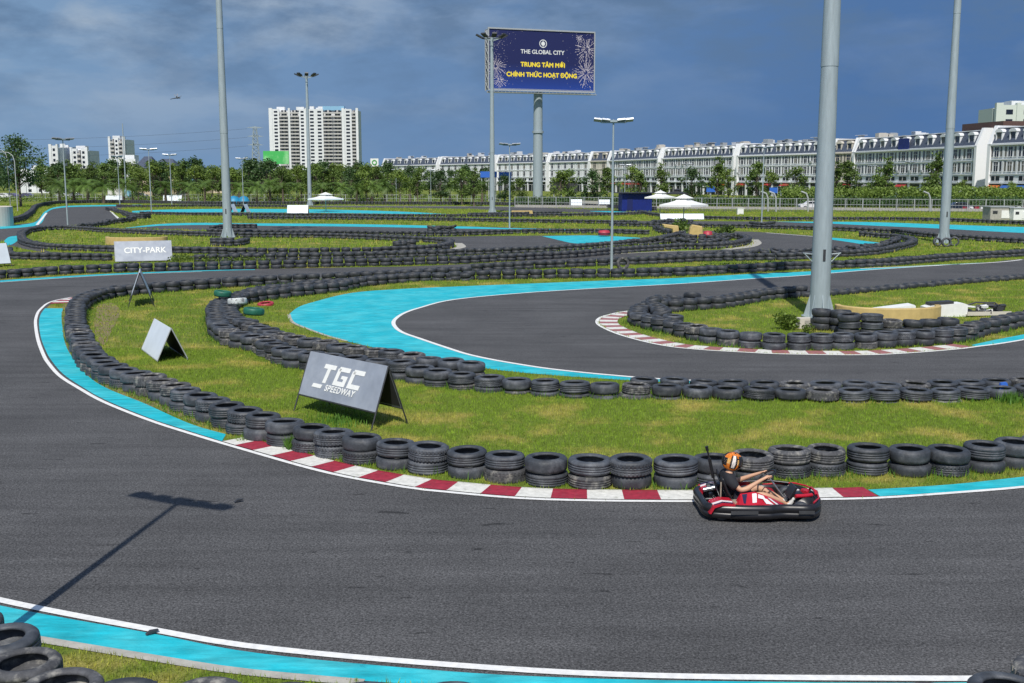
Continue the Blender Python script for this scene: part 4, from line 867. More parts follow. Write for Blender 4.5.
terrace(609, 27.3, 658, 30.2, 7, 'white terrace right of the twin headed lamp post')
terrace(590, 26.6, 608, 27.2, 2, 'short cream terrace behind the twin headed lamp post', m=wallc, bl_=1)
terrace(549, 25.2, 589, 26.5, 6, 'white terrace right of the billboard pole', bl_=1)
terrace(497, 23.6, 547, 25.1, 8, 'white terrace behind the billboard pole', bl_=1)
terrace(440, 21.8, 493, 23.4, 8, 'white terrace left of the billboard mast', bl_=1)
terrace(383, 20.0, 437, 21.6, 8, 'farthest white terrace right of the apartment tower', bl_=1)
# blue boards on tall legs in front of the terraces
def banner(u0, u1, v0, v1, d, label, m, cat='banner board', legs=3, words=None):
    A = Vector(XY(u0, d)); B = Vector(XY(u1, d)); L_ = (B-A).length; z1, z0 = zat(v0, d), zat(v1, d)
    t = thing('banner_board', label, cat, ((A.x+B.x)/2, d, 0), 0)
    m_ = MB(); m_.box((0, 0, (z0+z1)/2), (L_, .25, z1-z0)); p = m_.build('panel', m, t)
    m_ = MB()
    for k in range(legs): xx = -L_/2*.85+L_*.85*k/max(1, legs-1) if legs > 1 else 0; m_.tube([(xx, .2, 0), (xx, .2, z1)], .15, 6)
    m_.build('support', steel, t)
    if words: text_mesh(words, (z1-z0)*.55, wht, p, 'lettering', Matrix.Translation((0, -.14, (z0+z1)/2)) @ Matrix.Rotation(math.pi/2, 4, 'X'), .01, .02)
    return t
banner(480.5, 497, 171.5, 177.5, 260, 'bright blue banner board left of the billboard mast foot', blue2)
banner(499, 511.5, 172, 178.5, 262, 'bright blue banner board right of the billboard mast foot', blue2)
banner(552, 577.5, 182.5, 192.5, 235, 'dark blank board behind the fence right of the billboard pole', darkst, legs=4)
banner(706, 715, 185, 192, 232, 'small bright blue sign behind the fence above the parasols', blue2, legs=1)
banner(769, 777, 187.5, 193, 225, 'small blue sign left of the thick mast', blue2, legs=1)
gb_ = banner(264.5, 290, 151, 164, 420, 'green and white hoarding left of the apartment tower', greenb)
t = banner(371, 379, 158.5, 166.5, 500, 'white cube sign with a green ring on a roof post', wht, legs=1)
m_ = MB(); z_ = (zat(158.5, 500)+zat(166.5, 500))/2; m_.lathe([(.7, 0), (1.2, 0), (1.2, .05), (.7, .05)], 20, closed=True, M_=Matrix.Translation((0, -.2, z_)) @ Matrix.Rotation(math.pi/2, 4, 'X')); m_.build('ring_emblem', mat('emblem_green', (.05, .3, .06)), t)
# ------------------------------------------------------------------ apartment tower
def tower(u0, u1, vtop, d, label, cols, nf, m=wallw, depth=18, stepl=None, rz=0):
    A = Vector(XY(u0, d)); B = Vector(XY(u1, d)); L_ = (B-A).length; top = zat(vtop, d)
    t = thing('apartment_tower', label, 'building', (A.x, A.y, 0), rz); fh = top/nf; x_ = 0; tot = sum(c[1] for c in cols)
    wl = MB(); core = MB(); core.box((L_/2, depth/2+1.6, top/2), (L_-.1, depth-3.2, top-.4)); core.build('wall', m, t)
    sl = {}
    for kind, w_ in cols:
        w2 = w_/tot*L_; xc = x_+w2/2
        if kind == 'W': m_ = MB(); m_.box((xc, .8, top/2+.8), (w2, 1.7, top+1.6)); m_.build('pier', m, t)
        if kind == 'B':
            for f in range(nf):
                key = ('b', round(w2, 2)); 
                if key not in sl:
                    m_ = MB(); m_.box((0, .6, 0), (w2-.06, 2.0, .22)); m_.box((0, -.32, .62), (w2-.3, .12, .9)); m_.box((0, 1.55, 1.5), (w2*.2, .1, 2.6)); sl[key] = m_.build('balcony', mat('balcony_render', (.46, .45, .44), var=.1), t, loc=(xc, 0, f*fh))
                else: c = sl[key].copy(); COL.objects.link(c); c.location = (xc, 0, f*fh)
            m_ = MB(); m_.box((xc, 1.62, top/2), (w2*.55, .1, top)); m_.build('balcony_glazing', glass, t)
        if kind == 'F':
            m_ = MB(); m_.box((xc, 1.0, top/2+.4), (w2, 1.2, top+.8)); m_.build('wall', m, t)
            key = ('f', round(w2, 2))
            for f in range(nf):
                if key not in sl: m_ = MB(); [m_.box((0, .36, 0), (w2*.5, .1, fh*.5)) for s in (1,)]; sl[key] = m_.build('window', glass, t, loc=(xc, 0, (f+.5)*fh))
                else: c = sl[key].copy(); COL.objects.link(c); c.location = (xc, 0, (f+.5)*fh)
        x_ += w2
    m_ = MB()
    for k in range(int(L_/9)): xx = rt.uniform(3, L_-3); m_.box((xx, rt.uniform(4, 10), top+1.2), (rt.uniform(3, 7), 5, rt.uniform(1.5, 4)))
    m_.build('roof_structure', m, t); return t, L_, top
tA, LA, TA = tower(271, 359.5, 110, 900, 'large pale apartment block with stacked balconies left of the billboard', [('W', .5), ('F', 1), ('B', 1.3), ('W', .3), ('B', 1.3), ('F', .9), ('W', .4), ('F', 1.1), ('F', 1.1), ('B', 1.4), ('B', 1.3), ('W', .35), ('F', 1.1), ('B', .6), ('W', .35)], 22)
m_ = MB(); m_.box((LA*.72, 6, TA+1.5), (LA*.24, 8, 3.4)); m_.build('blue_roof_screen', mat('blue_sheet', (.22, .42, .60)), tA)
tower(110.5, 127, 139, 700, 'narrow white apartment tower above the trees at the left', [('W', .5), ('B', 1), ('F', 1), ('B', 1), ('W', .6)], 12)
tower(51, 60, 147, 620, 'low white block nearest the big left tree', [('W', .6), ('F', 1), ('W', .4)], 8); tower(62.5, 70.5, 146.5, 640, 'slim white block in the middle of three at left', [('W', 1), ('F', .7)], 9)
tower(72, 89.5, 150, 630, 'wide low white block with dark window columns at left', [('W', .4), ('F', 1), ('B', .8), ('F', 1), ('W', .4)], 8)
tower(20, 50, 172, 420, 'white building glimpsed through the big left tree', [('W', 1), ('F', 1), ('W', .6), ('F', 1), ('W', 1)], 4)
tower(110, 137, 163, 420, 'pale warehouse like block behind the trees below the narrow tower', [('W', 3), ('F', 1), ('W', 2)], 3)
tB, LB, TB = tower(991, 1060, 107, 420, 'pale green white apartment block rising over the right terrace', [('W', .5), ('F', 1), ('W', .3), ('F', 1), ('F', 1), ('W', .3), ('F', 1)], 9, depth=16, m=mat('greenish_render', (.55, .60, .55), var=.05))
m_ = MB(); m_.box((LB*.62, 6, TB+1.2), (LB*.75, 8, 2.4)); m_.build('upper_storey', wallw, tB)
# hip roofed houses left
def hip(u0, u1, vtop, d, label):
    A = Vector(XY(u0, d)); B = Vector(XY(u1, d)); L_ = (B-A).length; top = zat(vtop, d); t = thing('house', label, 'house', (A.x, d, 0), 0, 'hip roofed houses at the left')
    m_ = MB(); m_.box((L_/2, 5, top*.36), (L_*.92, 10, top*.72)); m_.build('wall', mat('beige_render', (.55, .46, .34)), t)
    m_ = MB(); e = top*.7; m_.add([(0, -.8, e), (L_, -.8, e), (L_, 11, e), (0, 11, e), (L_*.3, 5, top), (L_*.7, 5, top)], [(0, 1, 5, 4), (1, 2, 5), (2, 3, 4, 5), (3, 0, 4), (0, 3, 2, 1)]); m_.build('roof', slate, t)
    for k in range(3): m_ = MB(); m_.box((L_*(.2+.3*k), -.03, e*.72), (L_*.12, .1, 1.4)); m_.build('window', glass, t)
hip(135, 154, 156, 330, 'left hip roofed house above the palms'); hip(150, 178, 158.5, 345, 'right hip roofed house above the palms, wider')
hip(206, 226, 168, 420, 'low dark roofed house behind the left mast')
# pylon and wires
x, y = XY(257, 640); t = thing('power_pylon', 'grey lattice power pylon beside the green hoarding', 'pylon', (x, y, 0), .3); m_ = MB(); top = zat(127.5, 640)
def half(z): return 3.2*(1-z/top)+.9*(z/top)
zz = [top*k/12 for k in range(13)]
for a in range(4):
    sx_, sy_ = ((-1, -1), (1, -1), (1, 1), (-1, 1))[a]; qx, qy = ((-1, -1), (1, -1), (1, 1), (-1, 1))[(a+1) % 4]
    m_.tube([(sx_*half(0), sy_*half(0), 0), (sx_*half(top), sy_*half(top), top)], .22, 4)
    for z0, z1 in zip(zz, zz[1:]): m_.tube([(sx_*half(z0), sy_*half(z0), z0), (qx*half(z1), qy*half(z1), z1)], .13, 4); m_.tube([(qx*half(z0), qy*half(z0), z0), (sx_*half(z1), sy_*half(z1), z1)], .13, 4); m_.tube([(sx_*half(z1), sy_*half(z1), z1), (qx*half(z1), qy*half(z1), z1)], .12, 4)
m_.build('lattice', galv, t)
for k, zf_ in enumerate((.98, .84, .70)): m_ = MB(); m_.prism([(-5, zf_*top+.6), (0, zf_*top+.2), (5, zf_*top+.6), (0, zf_*top+1.4)], .3, 'y'); m_.build('crossarm', galv, t)
for k, zf_ in enumerate((.98, .84, .70)):
    m_ = MB(); pts = []
    for j in range(25):
        q = j/24; pts.append((x-4.5-q*330, y-q*20, zf_*top-14*4*q*(1-q)*.5))
    m_.tube(pts, .05, 4); tag(m_.build('power_line', darkst), ['highest', 'middle', 'lowest'][k]+' thin power line running left from the pylon', 'power line')
# ------------------------------------------------------------------ trees
def leaves(mb, c, r, n, size, sq=(1, 1, .75), shell=.45):
    C_ = Vector(c)
    for _ in range(n):
        d = Vector((rt.gauss(0, 1), rt.gauss(0, 1), rt.gauss(0, 1))).normalized()*r*(shell+(1-shell)*rt.random()); p = C_+Vector((d.x*sq[0], d.y*sq[1], d.z*sq[2]))
        a = Vector((rt.gauss(0, 1), rt.gauss(0, 1), rt.gauss(0, .7))).normalized(); b_ = a.cross(Vector((rt.gauss(0, 1), rt.gauss(0, 1), rt.gauss(0, 1)))).normalized(); s = size*rt.uniform(.6, 1.4)
        mb.add([p-a*s*.5, p+b_*s*.4, p+a*s*.5, p-b_*s*.4], [(0, 1, 2, 3)])
def tree_proto(kind, seed, h_, wid, m, trunk_h, nclump, leafn, size, label='x', name='street_tree', gapy=False):
    global rt
    keep = rt; rt = random.Random(seed)
    t = thing(name, label, 'tree'); tb = MB(); lb = MB(); cw = wid/2; ch = h_-trunk_h
    lean = rt.uniform(-.3, .3); tb.tube([(0, 0, 0), (lean*.3, 0, trunk_h*.5), (lean, .1, trunk_h), (lean*1.3, 0, trunk_h+ch*.55)], [.02*h_, .016*h_, .012*h_, .005*h_], 7)
    for k in range(nclump):
        q = rt.random(); z = trunk_h*.9+ch*(.1+.85*q); prof = math.sin(math.pi*min(1, .18+q*.82))**.7 if kind == 'round' else (1-q)*.95+.15
        a = rt.uniform(0, 6.28); rr = cw*prof*rt.uniform(.25, .8); c = (lean+rr*math.cos(a), rr*math.sin(a), z)
        tb.tube([(lean*.9, 0, trunk_h*.85+ch*.35*q), ((lean+c[0])/2, c[1]/2, (trunk_h+ch*.3*q+z)/2), c], [.006*h_, .004*h_, .002*h_], 4)
        leaves(lb, c, cw*rt.uniform(.26, .46)*(1.1 if kind == 'round' else .8), leafn, size, (1, 1, .7), .3)
    tb.build('trunk', bark, t); lb.build('crown', m, t); rt = keep; return t
TP = [tree_proto('round', 1, 9., 6.6, leafA, 2.0, 22, 70, .38), tree_proto('round', 2, 9., 7.0, leafB, 2.0, 26, 70, .40), tree_proto('cone', 3, 9., 6.4, leafA, 1.8, 26, 55, .36), tree_proto('cone', 4, 9., 5.8, leafA, 1.8, 28, 55, .34), tree_proto('round', 5, 9., 6.0, leafY, 2.2, 18, 60, .36)]
def palm_proto(seed):
    global rt
    keep = rt; rt = random.Random(seed); t = thing('palm_tree', 'x', 'palm tree'); tb = MB(); H_ = 3.0; tb.tube([(0, 0, 0), (.05, 0, 1.5), (0, 0, H_)], [.28, .2, .22], 8); tb.build('trunk', bark, t); lb = MB()
    for k in range(24):
        a = rt.uniform(0, 6.28); el = rt.uniform(-.1, 1.25); Lf = rt.uniform(2.4, 3.2); pts = []; p = Vector((0, 0, H_)); e = el
        for j in range(9): pts.append(p.copy()); p = p+Vector((math.cos(a)*math.cos(e), math.sin(a)*math.cos(e), math.sin(e)))*Lf/8; e -= .20
        side = Vector((-math.sin(a), math.cos(a), 0))
        for j in range(8):
            w_ = .62*math.sin(math.pi*(j+1.2)/9.5)+.1
            for s in (-1, 1):
                for q in (0, .5):
                    b0 = pts[j].lerp(pts[j+1], q); b1 = pts[j].lerp(pts[j+1], q+.3); tip = b0+side*s*w_+(pts[j+1]-pts[j])*.9-Vector((0, 0, .25*w_)); lb.add([b0, b1, tip], [(0, 1, 2)])
    lb.build('crown', leafP, t); rt = keep; return t
PP = [palm_proto(21), palm_proto(22)]
tu = random.Random(5)
def tree(p, u, d, vtop, label, group, base=9.):
    x, y = XY(u, d); h_ = zat(vtop, d); s = h_/base; place(p, USED, (x, y, -.05), tu.uniform(0, 6.28), label, group, (s*tu.uniform(.95, 1.12), s*tu.uniform(.9, 1.1), s))
# big tree at far left
bt = tree_proto('round', 44, 13.4, 11., leafB, 4.0, 34, 110, .36, 'large spreading dark tree at the far left edge', 'spreading_tree'); x, y = XY(21, 205); bt.location = (x, y, 0); bt['label'] = 'large spreading dark tree with bare lower trunk at far left'; USED.add(bt.name)
x, y = XY(-12, 196); bt2 = dup(bt, (x, y, 0), 2.2, 'dark tree cut by the left picture edge'); bt2.scale = (.9, .9, .86)
# avenue trees before the terraces
AV = [(400, 166, 4, 'slim tree under the left end of the farthest terrace'), (418, 169, 2, 'slim tree between two thin posts right of the tower'), (441, 170, 1, 'leafy tree left of the blue banner boards'), (462, 166, 0, 'tree below the terrace left of the blue banners'), (474, 167, 3, 'tree immediately left of the blue banner board'), (504, 175, 1, 'low tree below the right blue banner'), (520, 176, 0, 'low tree just left of the billboard pole'), (560, 168, 4, 'slim airy tree right of the billboard pole'),
      (569, 167, 0, 'airy tree above the dark board'), (591, 170, 1, 'dense tree left of the twin headed lamp post'), (607, 164, 2, 'pointed tree directly behind the twin headed lamp post'), (631, 163, 4, 'airy tree above the left end of the container'), (640, 170, 2, 'short tree above the container'), (661, 162, 3, 'pointed tree above the second white parasol'), (690, 168, 1, 'dense tree behind the nearer white parasol'), (718, 155, 3, 'tall pointed tree above the small bright blue sign'), (728, 166, 4, 'short airy tree right of the tall pointed one'),
      (757, 158, 2, 'pointed tree left of the thin lamp post near the mast'), (768, 168, 4, 'short tree right of the thin lamp post'), (796, 164, 0, 'leafy tree close to the left of the thick mast'), (836, 160, 3, 'left one of two trees right of the thick mast'), (846, 157, 2, 'right one of two trees right of the thick mast'), (885, 156, 3, 'tall pointed tree midway between the two masts'), (876, 172, 0, 'low leafy tree beside the tall pointed one'), (934, 151, 3, 'tall dark tree immediately left of the right mast'), (963, 178, 4, 'low shrub like tree right of the right mast'), (1010, 180, 4, 'low shrub like tree near the right edge')]
for (u, vt, k, lab) in AV: tree(TP[k], u, tu.uniform(208, 228), vt, lab, 'avenue trees in front of the terraces')
# grove on the left
for i in range(64):
    q = i/63; u = 46+q*345+tu.uniform(-4, 4); d = tu.uniform(245, 300); vt = tu.uniform(157, 168)+(3 if u > 300 else 0); k = tu.choice([0, 1, 4, 3, 1, 4])
    tree(TP[k], u, d, vt, 'leafy green tree in the grove between the big left tree and the terraces', 'trees of the left grove')
for i in range(46):
    q = i/45; u = 42+q*440+tu.uniform(-4, 4); tree(TP[tu.choice([1, 1, 0])], u, tu.uniform(310, 360), tu.uniform(165, 171), 'dark tree in the back row of the left grove', 'back row trees of the left grove')
PL = [(60, 'palm behind the left lamp post'), (74, 'palm right of the left lamp post'), (88, 'palm left of the narrow white tower'), (124, 'palm right below the narrow white tower'), (133, 'palm left of the twin headed lamp post'), (189, 'palm right of the hip roofed houses'), (205, 'palm immediately left of the left mast'), (240, 'palm immediately right of the left mast'), (257, 'palm below the pylon'), (270, 'palm below the green hoarding'), (283, 'palm left of the high mast'), (297, 'palm touching the left of the high mast'), (322, 'palm above the low parasol'), (341, 'left palm below the right end of the tower'), (357, 'middle palm below the right end of the tower'), (372, 'palm below the white cube sign'), (385, 'palm left of the farthest terrace'), (410, 'small palm between the thin posts'), (450, 'small palm left of the billboard mast'), (482, 'small palm beside the billboard mast'), (104, 'palm above the first pale board'), (166, 'palm below the hip roofed houses')]
for i, (u, lab) in enumerate(PL): tree(PP[i % 2], u, tu.uniform(235, 250), tu.uniform(168, 175), lab, 'palms along the far edge of the track', base=5.9)
# far woodland and shrubs at the foot of everything
mb = MB()
for k in range(420):
    d = tu.uniform(480, 560); u = tu.uniform(-60, 560); x, y = XY(u, d)
    if u > 380: d = 650; x, y = XY(u, d)
    leaves(mb, (x, y, tu.uniform(2, 8)), tu.uniform(4, 6), 26, 1.6)
tag(mb.build('distant_woodland', leafB), 'dark band of woodland far behind the left grove', 'woodland', kind='stuff')
mb = MB()
for k in range(900):
    u = tu.uniform(-40, 500); d = tu.uniform(246, 290); x, y = XY(u, d); leaves(mb, (x, y, tu.uniform(.1, .7)), tu.uniform(.5, 1.3), 22, .35)
tag(mb.build('undergrowth', leafY), 'light green undergrowth at the foot of the grove', 'undergrowth', kind='stuff')
mb = MB()
for k in range(1500):
    q = tu.random(); u = 515+q*540; d = tu.uniform(205, 214)-(12*max(0, (u-700)/300)); x, y = XY(u, d); leaves(mb, (x, y, tu.uniform(.3, 1.6)), tu.uniform(.6, 1.1), 24, .3)
tag(mb.build('hedge', leafB), 'long low dark green hedge behind the fence in front of the terraces', 'hedge')
mb = MB()
for k in range(900):
    u = tu.uniform(780, 1060); d = tu.uniform(204, 216); x, y = XY(u, d); leaves(mb, (x, y, tu.uniform(1.2, 3.4)), tu.uniform(.6, 1.2), 20, .38)
tag(mb.build('tall_shrubbery', leafY), 'bright green shrubbery above the hedge at the right', 'shrubbery', kind='stuff')
# ------------------------------------------------------------------ roads, fences, cars in the distance
sheet('far_road', [XY(500, 178), XY(1400, 165), XY(1400, 196), XY(500, 200)], .02, asph); sheet('left_road', [XY(-300, 296), XY(400, 296), XY(400, 308), XY(-300, 308)], .02, conc)
def fence(u0, d0, u1, d1, hgt_, label, step=3.0, solid=None, name='mesh_fence'):
    A = Vector(XY(u0, d0)); B = Vector(XY(u1, d1)); d = B-A; L_ = d.length; t = thing(name, label, 'fence', (A.x, A.y, 0), math.atan2(d.y, d.x)); n = int(L_/step)
    if n > 95: n = 95; step = L_/n
    pr = None
    for k in range(n+1):
        if pr is None: m_ = MB(); m_.box((0, 0, hgt_/2), (.12, .12, hgt_)); pr = m_.build('post', steel, t)
        else: c = pr.copy(); COL.objects.link(c); c.location = (k*L_/n, 0, 0)
    m_ = MB()
    for z in (.15, hgt_*.5, hgt_-.08): m_.box((L_/2, 0, z), (L_, .05, .06))
    for k in range(int(L_/.5)): m_.box((k*.5, .03, hgt_/2), (.025, .025, hgt_))
    m_.build('mesh_panel', steel, t)
    if solid: m_ = MB(); m_.box((L_/2, .2, solid/2), (L_, .12, solid)); m_.build('plinth', conc, t)
    return t
fence(515, 200, 1060, 168, 2.0, 'long grey mesh fence on a low plinth beyond the right half of the track', 2.6, .5)
fence(-40, 262, 500, 240, 1.8, 'long wire fence in front of the left grove', 3.2)
# leaning bent posts of the old safety fence
for i, (u, lab) in enumerate(((768, 'left'), (776, 'second'), (808, 'third'), (930, 'right'))):
    x, y = XY(u, 172); t = thing('bent_fence_post', f'{lab} one of the curved grey fence posts leaning inwards beyond the track', 'fence post', (x, y, 0), 0, 'curved fence posts'); m_ = MB(); m_.tube([(0, 0, 0), (-.1, 0, 2.2), (-.4, 0, 2.9), (-1.2, 0, 3.2)], .14, 8); m_.build('post', steel, t)
for i, (u, v, lab) in enumerate(((590, 207, 'pale concrete stub wall left of the boards'), (540, 205, 'pale concrete stub wall below the billboard'))):
    x, y = G(u, v); m_ = MB(); m_.prism([(-2, 0), (2, 0), (1.8, 1.1), (-1.9, 1.2)], .4, 'y'); tag(m_.build('stub_wall', conc, loc=(x, y, 0)), lab, 'low wall')
def car(u, d, m, label, rz=0., suv=1.):
    if u < 200: d += 60
    x, y = XY(u, d); t = thing('parked_car', label, 'car', (x, y, .02), rz, 'cars beyond the fences'); m_ = MB()
    m_.prism([(-2.2, .3), (-2.25, .75), (-2.0, .95), (-1.3, 1.0), (-.8, 1.42*suv), (.7, 1.45*suv), (1.35, 1.0), (2.1, .88), (2.25, .6), (2.2, .3)], 1.7, 'y', -.85); o = m_.build('body', m, t); bv = o.modifiers.new('b', 'BEVEL'); bv.width = .08; bv.segments = 2
    m_ = MB(); m_.prism([(-1.15, 1.0), (-.75, 1.36*suv), (.62, 1.38*suv), (1.15, 1.0)], 1.72, 'y', -.86); m_.build('window', glass, t)
    for sx_ in (-1.4, 1.4):
        for sy_ in (-.8, .8): m_ = MB(); m_.tube([(sx_, sy_-.1, .32), (sx_, sy_+.1, .32)], .32, 14); wv = m_.build('wheel', rub, t); m_ = MB(); m_.tube([(sx_, sy_-.11, .32), (sx_, sy_+.11, .32)], .18, 10); m_.build('rim', steel, wv)
cw_ = mat('car_white', (.7, .7, .7), rough=.25, var=.03); cs_ = mat('car_silver', (.35, .37, .4), rough=.25, metal=.5, var=.03); cb_ = mat('car_dark', (.02, .03, .05), rough=.2, var=.1); cp_ = mat('car_violet', (.06, .05, .16), rough=.25, var=.1)
for (u, d, m, lab) in ((3, 238, cw_, 'white car at the left picture edge beyond the fence'), (12, 240, cp_, 'dark violet car beside the white one at far left'), (27, 244, cp_, 'dark violet car under the big left tree'), (62, 242, cw_, 'white car behind the left lamp post'), (76, 246, cs_, 'silver car right of the left lamp post'), (140, 243, cs_, 'silver car below the palms'), (128, 247, cb_, 'dark car beside the white van'), (959, 176, cb_, 'dark car driving behind the fence right of the right mast'), (812, 186, cw_, 'white car behind the fence beside the thick mast')):
    car(u, d, m, lab, tu.uniform(-.05, .05))
# van / lorry left
x, y = XY(119, 290); t = thing('box_lorry', 'pale blue and white box lorry among the palms', 'lorry', (x, y, 0), 0); m_ = MB(); m_.box((-.5, 0, 1.9), (4, 2.2, 2.5)); m_.build('cargo_box', cw_, t); m_ = MB(); m_.prism([(1.6, .5), (3.1, .5), (3.1, 1.4), (2.7, 2.4), (1.6, 2.4)], 2.1, 'y', -1.05); m_.build('cab', mat('lorry_blue', (.2, .45, .6)), t)
for sx_ in (-1.6, 2.4):
    for sy_ in (-1., 1.): m_ = MB(); m_.tube([(sx_, sy_-.12, .45), (sx_, sy_+.12, .45)], .45, 14); m_.build('wheel', rub, t)
tarp = mat('blue_tarp', (.02, .22, .38), rough=.5, var=.2, scale=1)
for (u, w_, lab) in ((234, 3.2, 'left blue tarpaulin heap right of the left mast'), (244, 2.6, 'right blue tarpaulin heap right of the left mast')):
    x, y = XY(u, 226); m_ = MB(); m_.smooth = True; m_.lathe([(w_/2, 0), (w_/2*.95, .7), (w_/2*.6, 1.5), (0, 1.8)], 9); tag(m_.build('tarpaulin_heap', tarp, loc=(x, y, 0)), lab, 'tarpaulin')
# generator cabins at the right
def cabin(u, v, w_, h_, m, label):
    x, y = G(u, v); t = thing('service_cabin', label, 'cabin', (x, y, 0), .05); m_ = MB(); m_.box((0, 1, h_/2+.1), (w_, 2, h_-.2)); m_.build('body', m, t); m_ = MB(); m_.box((0, 1, h_+.04), (w_+.2, 2.2, .1)); m_.build('roof', steel, t)
    m_ = MB(); m_.box((w_*.15, -.02, h_*.5), (w_*.35, .04, h_*.55)); m_.build('door', wht, t); m_ = MB(); m_.box((-w_*.3, -.02, h_*.65), (w_*.2, .04, h_*.2)); m_.build('vent', darkst, t)
cabin(1001.5, 221.3, 2.9, 1.7, conc, 'grey service cabin with a white door beyond the turquoise road'); cabin(1022, 221.6, 2.2, 1.6, wht, 'white service cabin at the right picture edge')
x, y = G(740, 214.6); m_ = MB(); m_.box((0, 0, .45), (.9, .7, .9)); m_.box((0, 0, .93), (1., .8, .08)); tag(m_.build('litter_bin', wht, loc=(x, y, 0)), 'small white box bin on the grass right of the parasol', 'bin')
# red and white road barriers
for k in range(12):
    u = 965+k*6; x, y = XY(u, 173.5); m_ = MB(); m_.mi = k % 2; m_.prism([(-.45, 0), (.45, 0), (.3, .8), (-.3, .8)], .4, 'y'); tag(m_.build('road_barrier', [redp, wht], loc=(x, y, 0)), ('red' if k % 2 == 0 else 'white')+' plastic road barrier in the row behind the fence at right', 'road barrier', 'road barriers behind the fence')
# rounded bamboo screen at far left
x, y = G(-8, 226); m_ = MB(); m_.smooth = False; m_.lathe([(2.2, 0), (2.2, 2.1), (2.12, 2.15), (2.06, 2.1), (2.06, 0)], 40); tag(m_.build('round_screen', wallc, loc=(x, y, 0)), 'round tan slatted screen at the left edge beside the tyre wall', 'screen')
# ------------------------------------------------------------------ dragonfly
dep = 6.2; a_ = (176.5-512)/F; b_ = (341.5-98)/F; P0 = Vector((a_*dep, (CT+b_*ST)*dep, H+(-ST+b_*CT)*dep)); t = thing('dragonfly', 'dark dragonfly flying in the sky left of the tall mast', 'dragonfly', P0, 0); m_ = MB(); m_.smooth = True
m_.tube([(-.036, 0, -.007), (-.02, 0, -.003), (0, 0, 0), (.008, 0, .001), (.014, 0, .001)], [.0015, .002, .003, .005, .003], 8); m_.tube([(.014, 0, .001), (.018, 0, .001), (.022, 0, .0)], [.002, .0045, .002], 8); m_.build('body', darkst, t)
wm = mat('wing', (.20, .22, .25), rough=.3, var=.1)
for (x0, dx, dy, dz) in ((.006, .03, -.03, .006), (.0, .012, -.04, .004), (.006, -.012, .03, .022), (.0, -.022, .03, .018)):
    m_ = MB(); p0 = Vector((x0, 0, .003)); p1 = p0+Vector((dx, dy, dz)); w_ = Vector((.006, 0, .001)); q_ = Vector((0, 0, .0006)); m_.add([p0, p0+w_*.4, p1+w_, p1-w_*.3, p0+q_, p0+w_*.4+q_, p1+w_+q_, p1-w_*.3+q_], [(0, 1, 2, 3), (7, 6, 5, 4), (0, 4, 5, 1), (1, 5, 6, 2), (2, 6, 7, 3), (3, 7, 4, 0)]); m_.build('wing', wm, t)
for (u, v, lab) in ((238, 503, 'dark crumb of rubber on the near road right of the lamp shadow'), (151, 636, 'dead leaf lying across the lower white line'), (1011, 350, '')):
    if lab: x, y = G(u, v); m_ = MB(); m_.prism([(-.05, 0), (.06, .01), (.09, .03), (0, .035)], .05, 'y'); tag(m_.build('debris', darkst, loc=(x, y, .02), rz=.6), lab, 'debris')
x, y = G(1004, 396); x2 = x; m_ = MB(); m_.prism([(-.12, 0), (.15, 0), (.05, .22), (-.08, .2)], .1, 'y'); tag(m_.build('rag', blue2, loc=(x, y, .1)), 'small blue rag tucked in the middle wall at right', 'rag')
# ------------------------------------------------------------------ go-kart
kx, ky = G(757.5, 511); KT = thing('go_kart', 'red, white and black rental go-kart with wraparound black bumper driving right', 'go-kart', (kx, ky, .018), R(1.0))
kblack = mat('kart_black', (.013, .013, .015), rough=.33, var=.2, scale=10); kred = mat('kart_red', (.42, .012, .028), rough=.3, var=.1, scale=6); kwh = mat('kart_white', (.72, .70, .70), rough=.3, var=.06); kmet = mat('kart_metal', (.45, .46, .47), rough=.3, metal=.8, var=.1); knavy = mat('kart_navy', (.02, .02, .06), rough=.35, var=.1)
def outline(sc_=1., n=64, dx=0):
    pts = [(-.93, 0), (-.93, .34), (-.86, .50), (-.66, .58), (-.35, .63), (0, .64), (.12, .615), (.24, .595), (.42, .61), (.62, .62), (.76, .53), (.87, .34), (.925, .14)]
    pts = pts+[(.93, 0)]; full = pts+[(x, -y) for x, y in reversed(pts[1:-1])]
    P = full[-2:]+full+full[:3]; out = []
    for i in range(2, len(P)-3):
        p0, p1, p2, p3 = P[i-1], P[i], P[i+1], P[i+2]
        for k in range(4): t_ = k/4; out.append(tuple(.5*((2*p1[j])+(-p0[j]+p2[j])*t_+(2*p0[j]-5*p1[j]+4*p2[j]-p3[j])*t_*t_+(-p0[j]+3*p1[j]-3*p2[j]+p3[j])*t_**3) for j in (0, 1)))
    return out
OL = outline(); n = len(OL)
def ring(mb, prof, OLs):      # prof: (inset, z)
    k = len(prof); vs_ = []
    for i, (x, y) in enumerate(OLs):
        a, b_ = OLs[i-1], OLs[(i+1) % len(OLs)]; tx, ty = b_[0]-a[0], b_[1]-a[1]; l_ = math.hypot(tx, ty)+1e-9; nx, ny = -ty/l_, tx/l_
        if nx*x+ny*y > 0: nx, ny = -nx, -ny
        for ins, z in prof: vs_.append((x+nx*ins, y+ny*ins, z))
    nn_ = len(OLs); fs = [(i*k+q, i*k+(q+1) % k, ((i+1) % nn_)*k+(q+1) % k, ((i+1) % nn_)*k+q) for i in range(nn_) for q in range(k)]
    mb.smooth = True; mb.add(vs_, fs); mb.smooth = False
m_ = MB(); ring(m_, [(.05, .035), (.015, .05), (0, .085), (.006, .125), (.022, .135), (.006, .148), (0, .19), (.02, .235), (.05, .25), (.085, .245), (.1, .2), (.1, .08), (.085, .04)], OL); m_.build('bumper', kblack, KT)
m_ = MB()
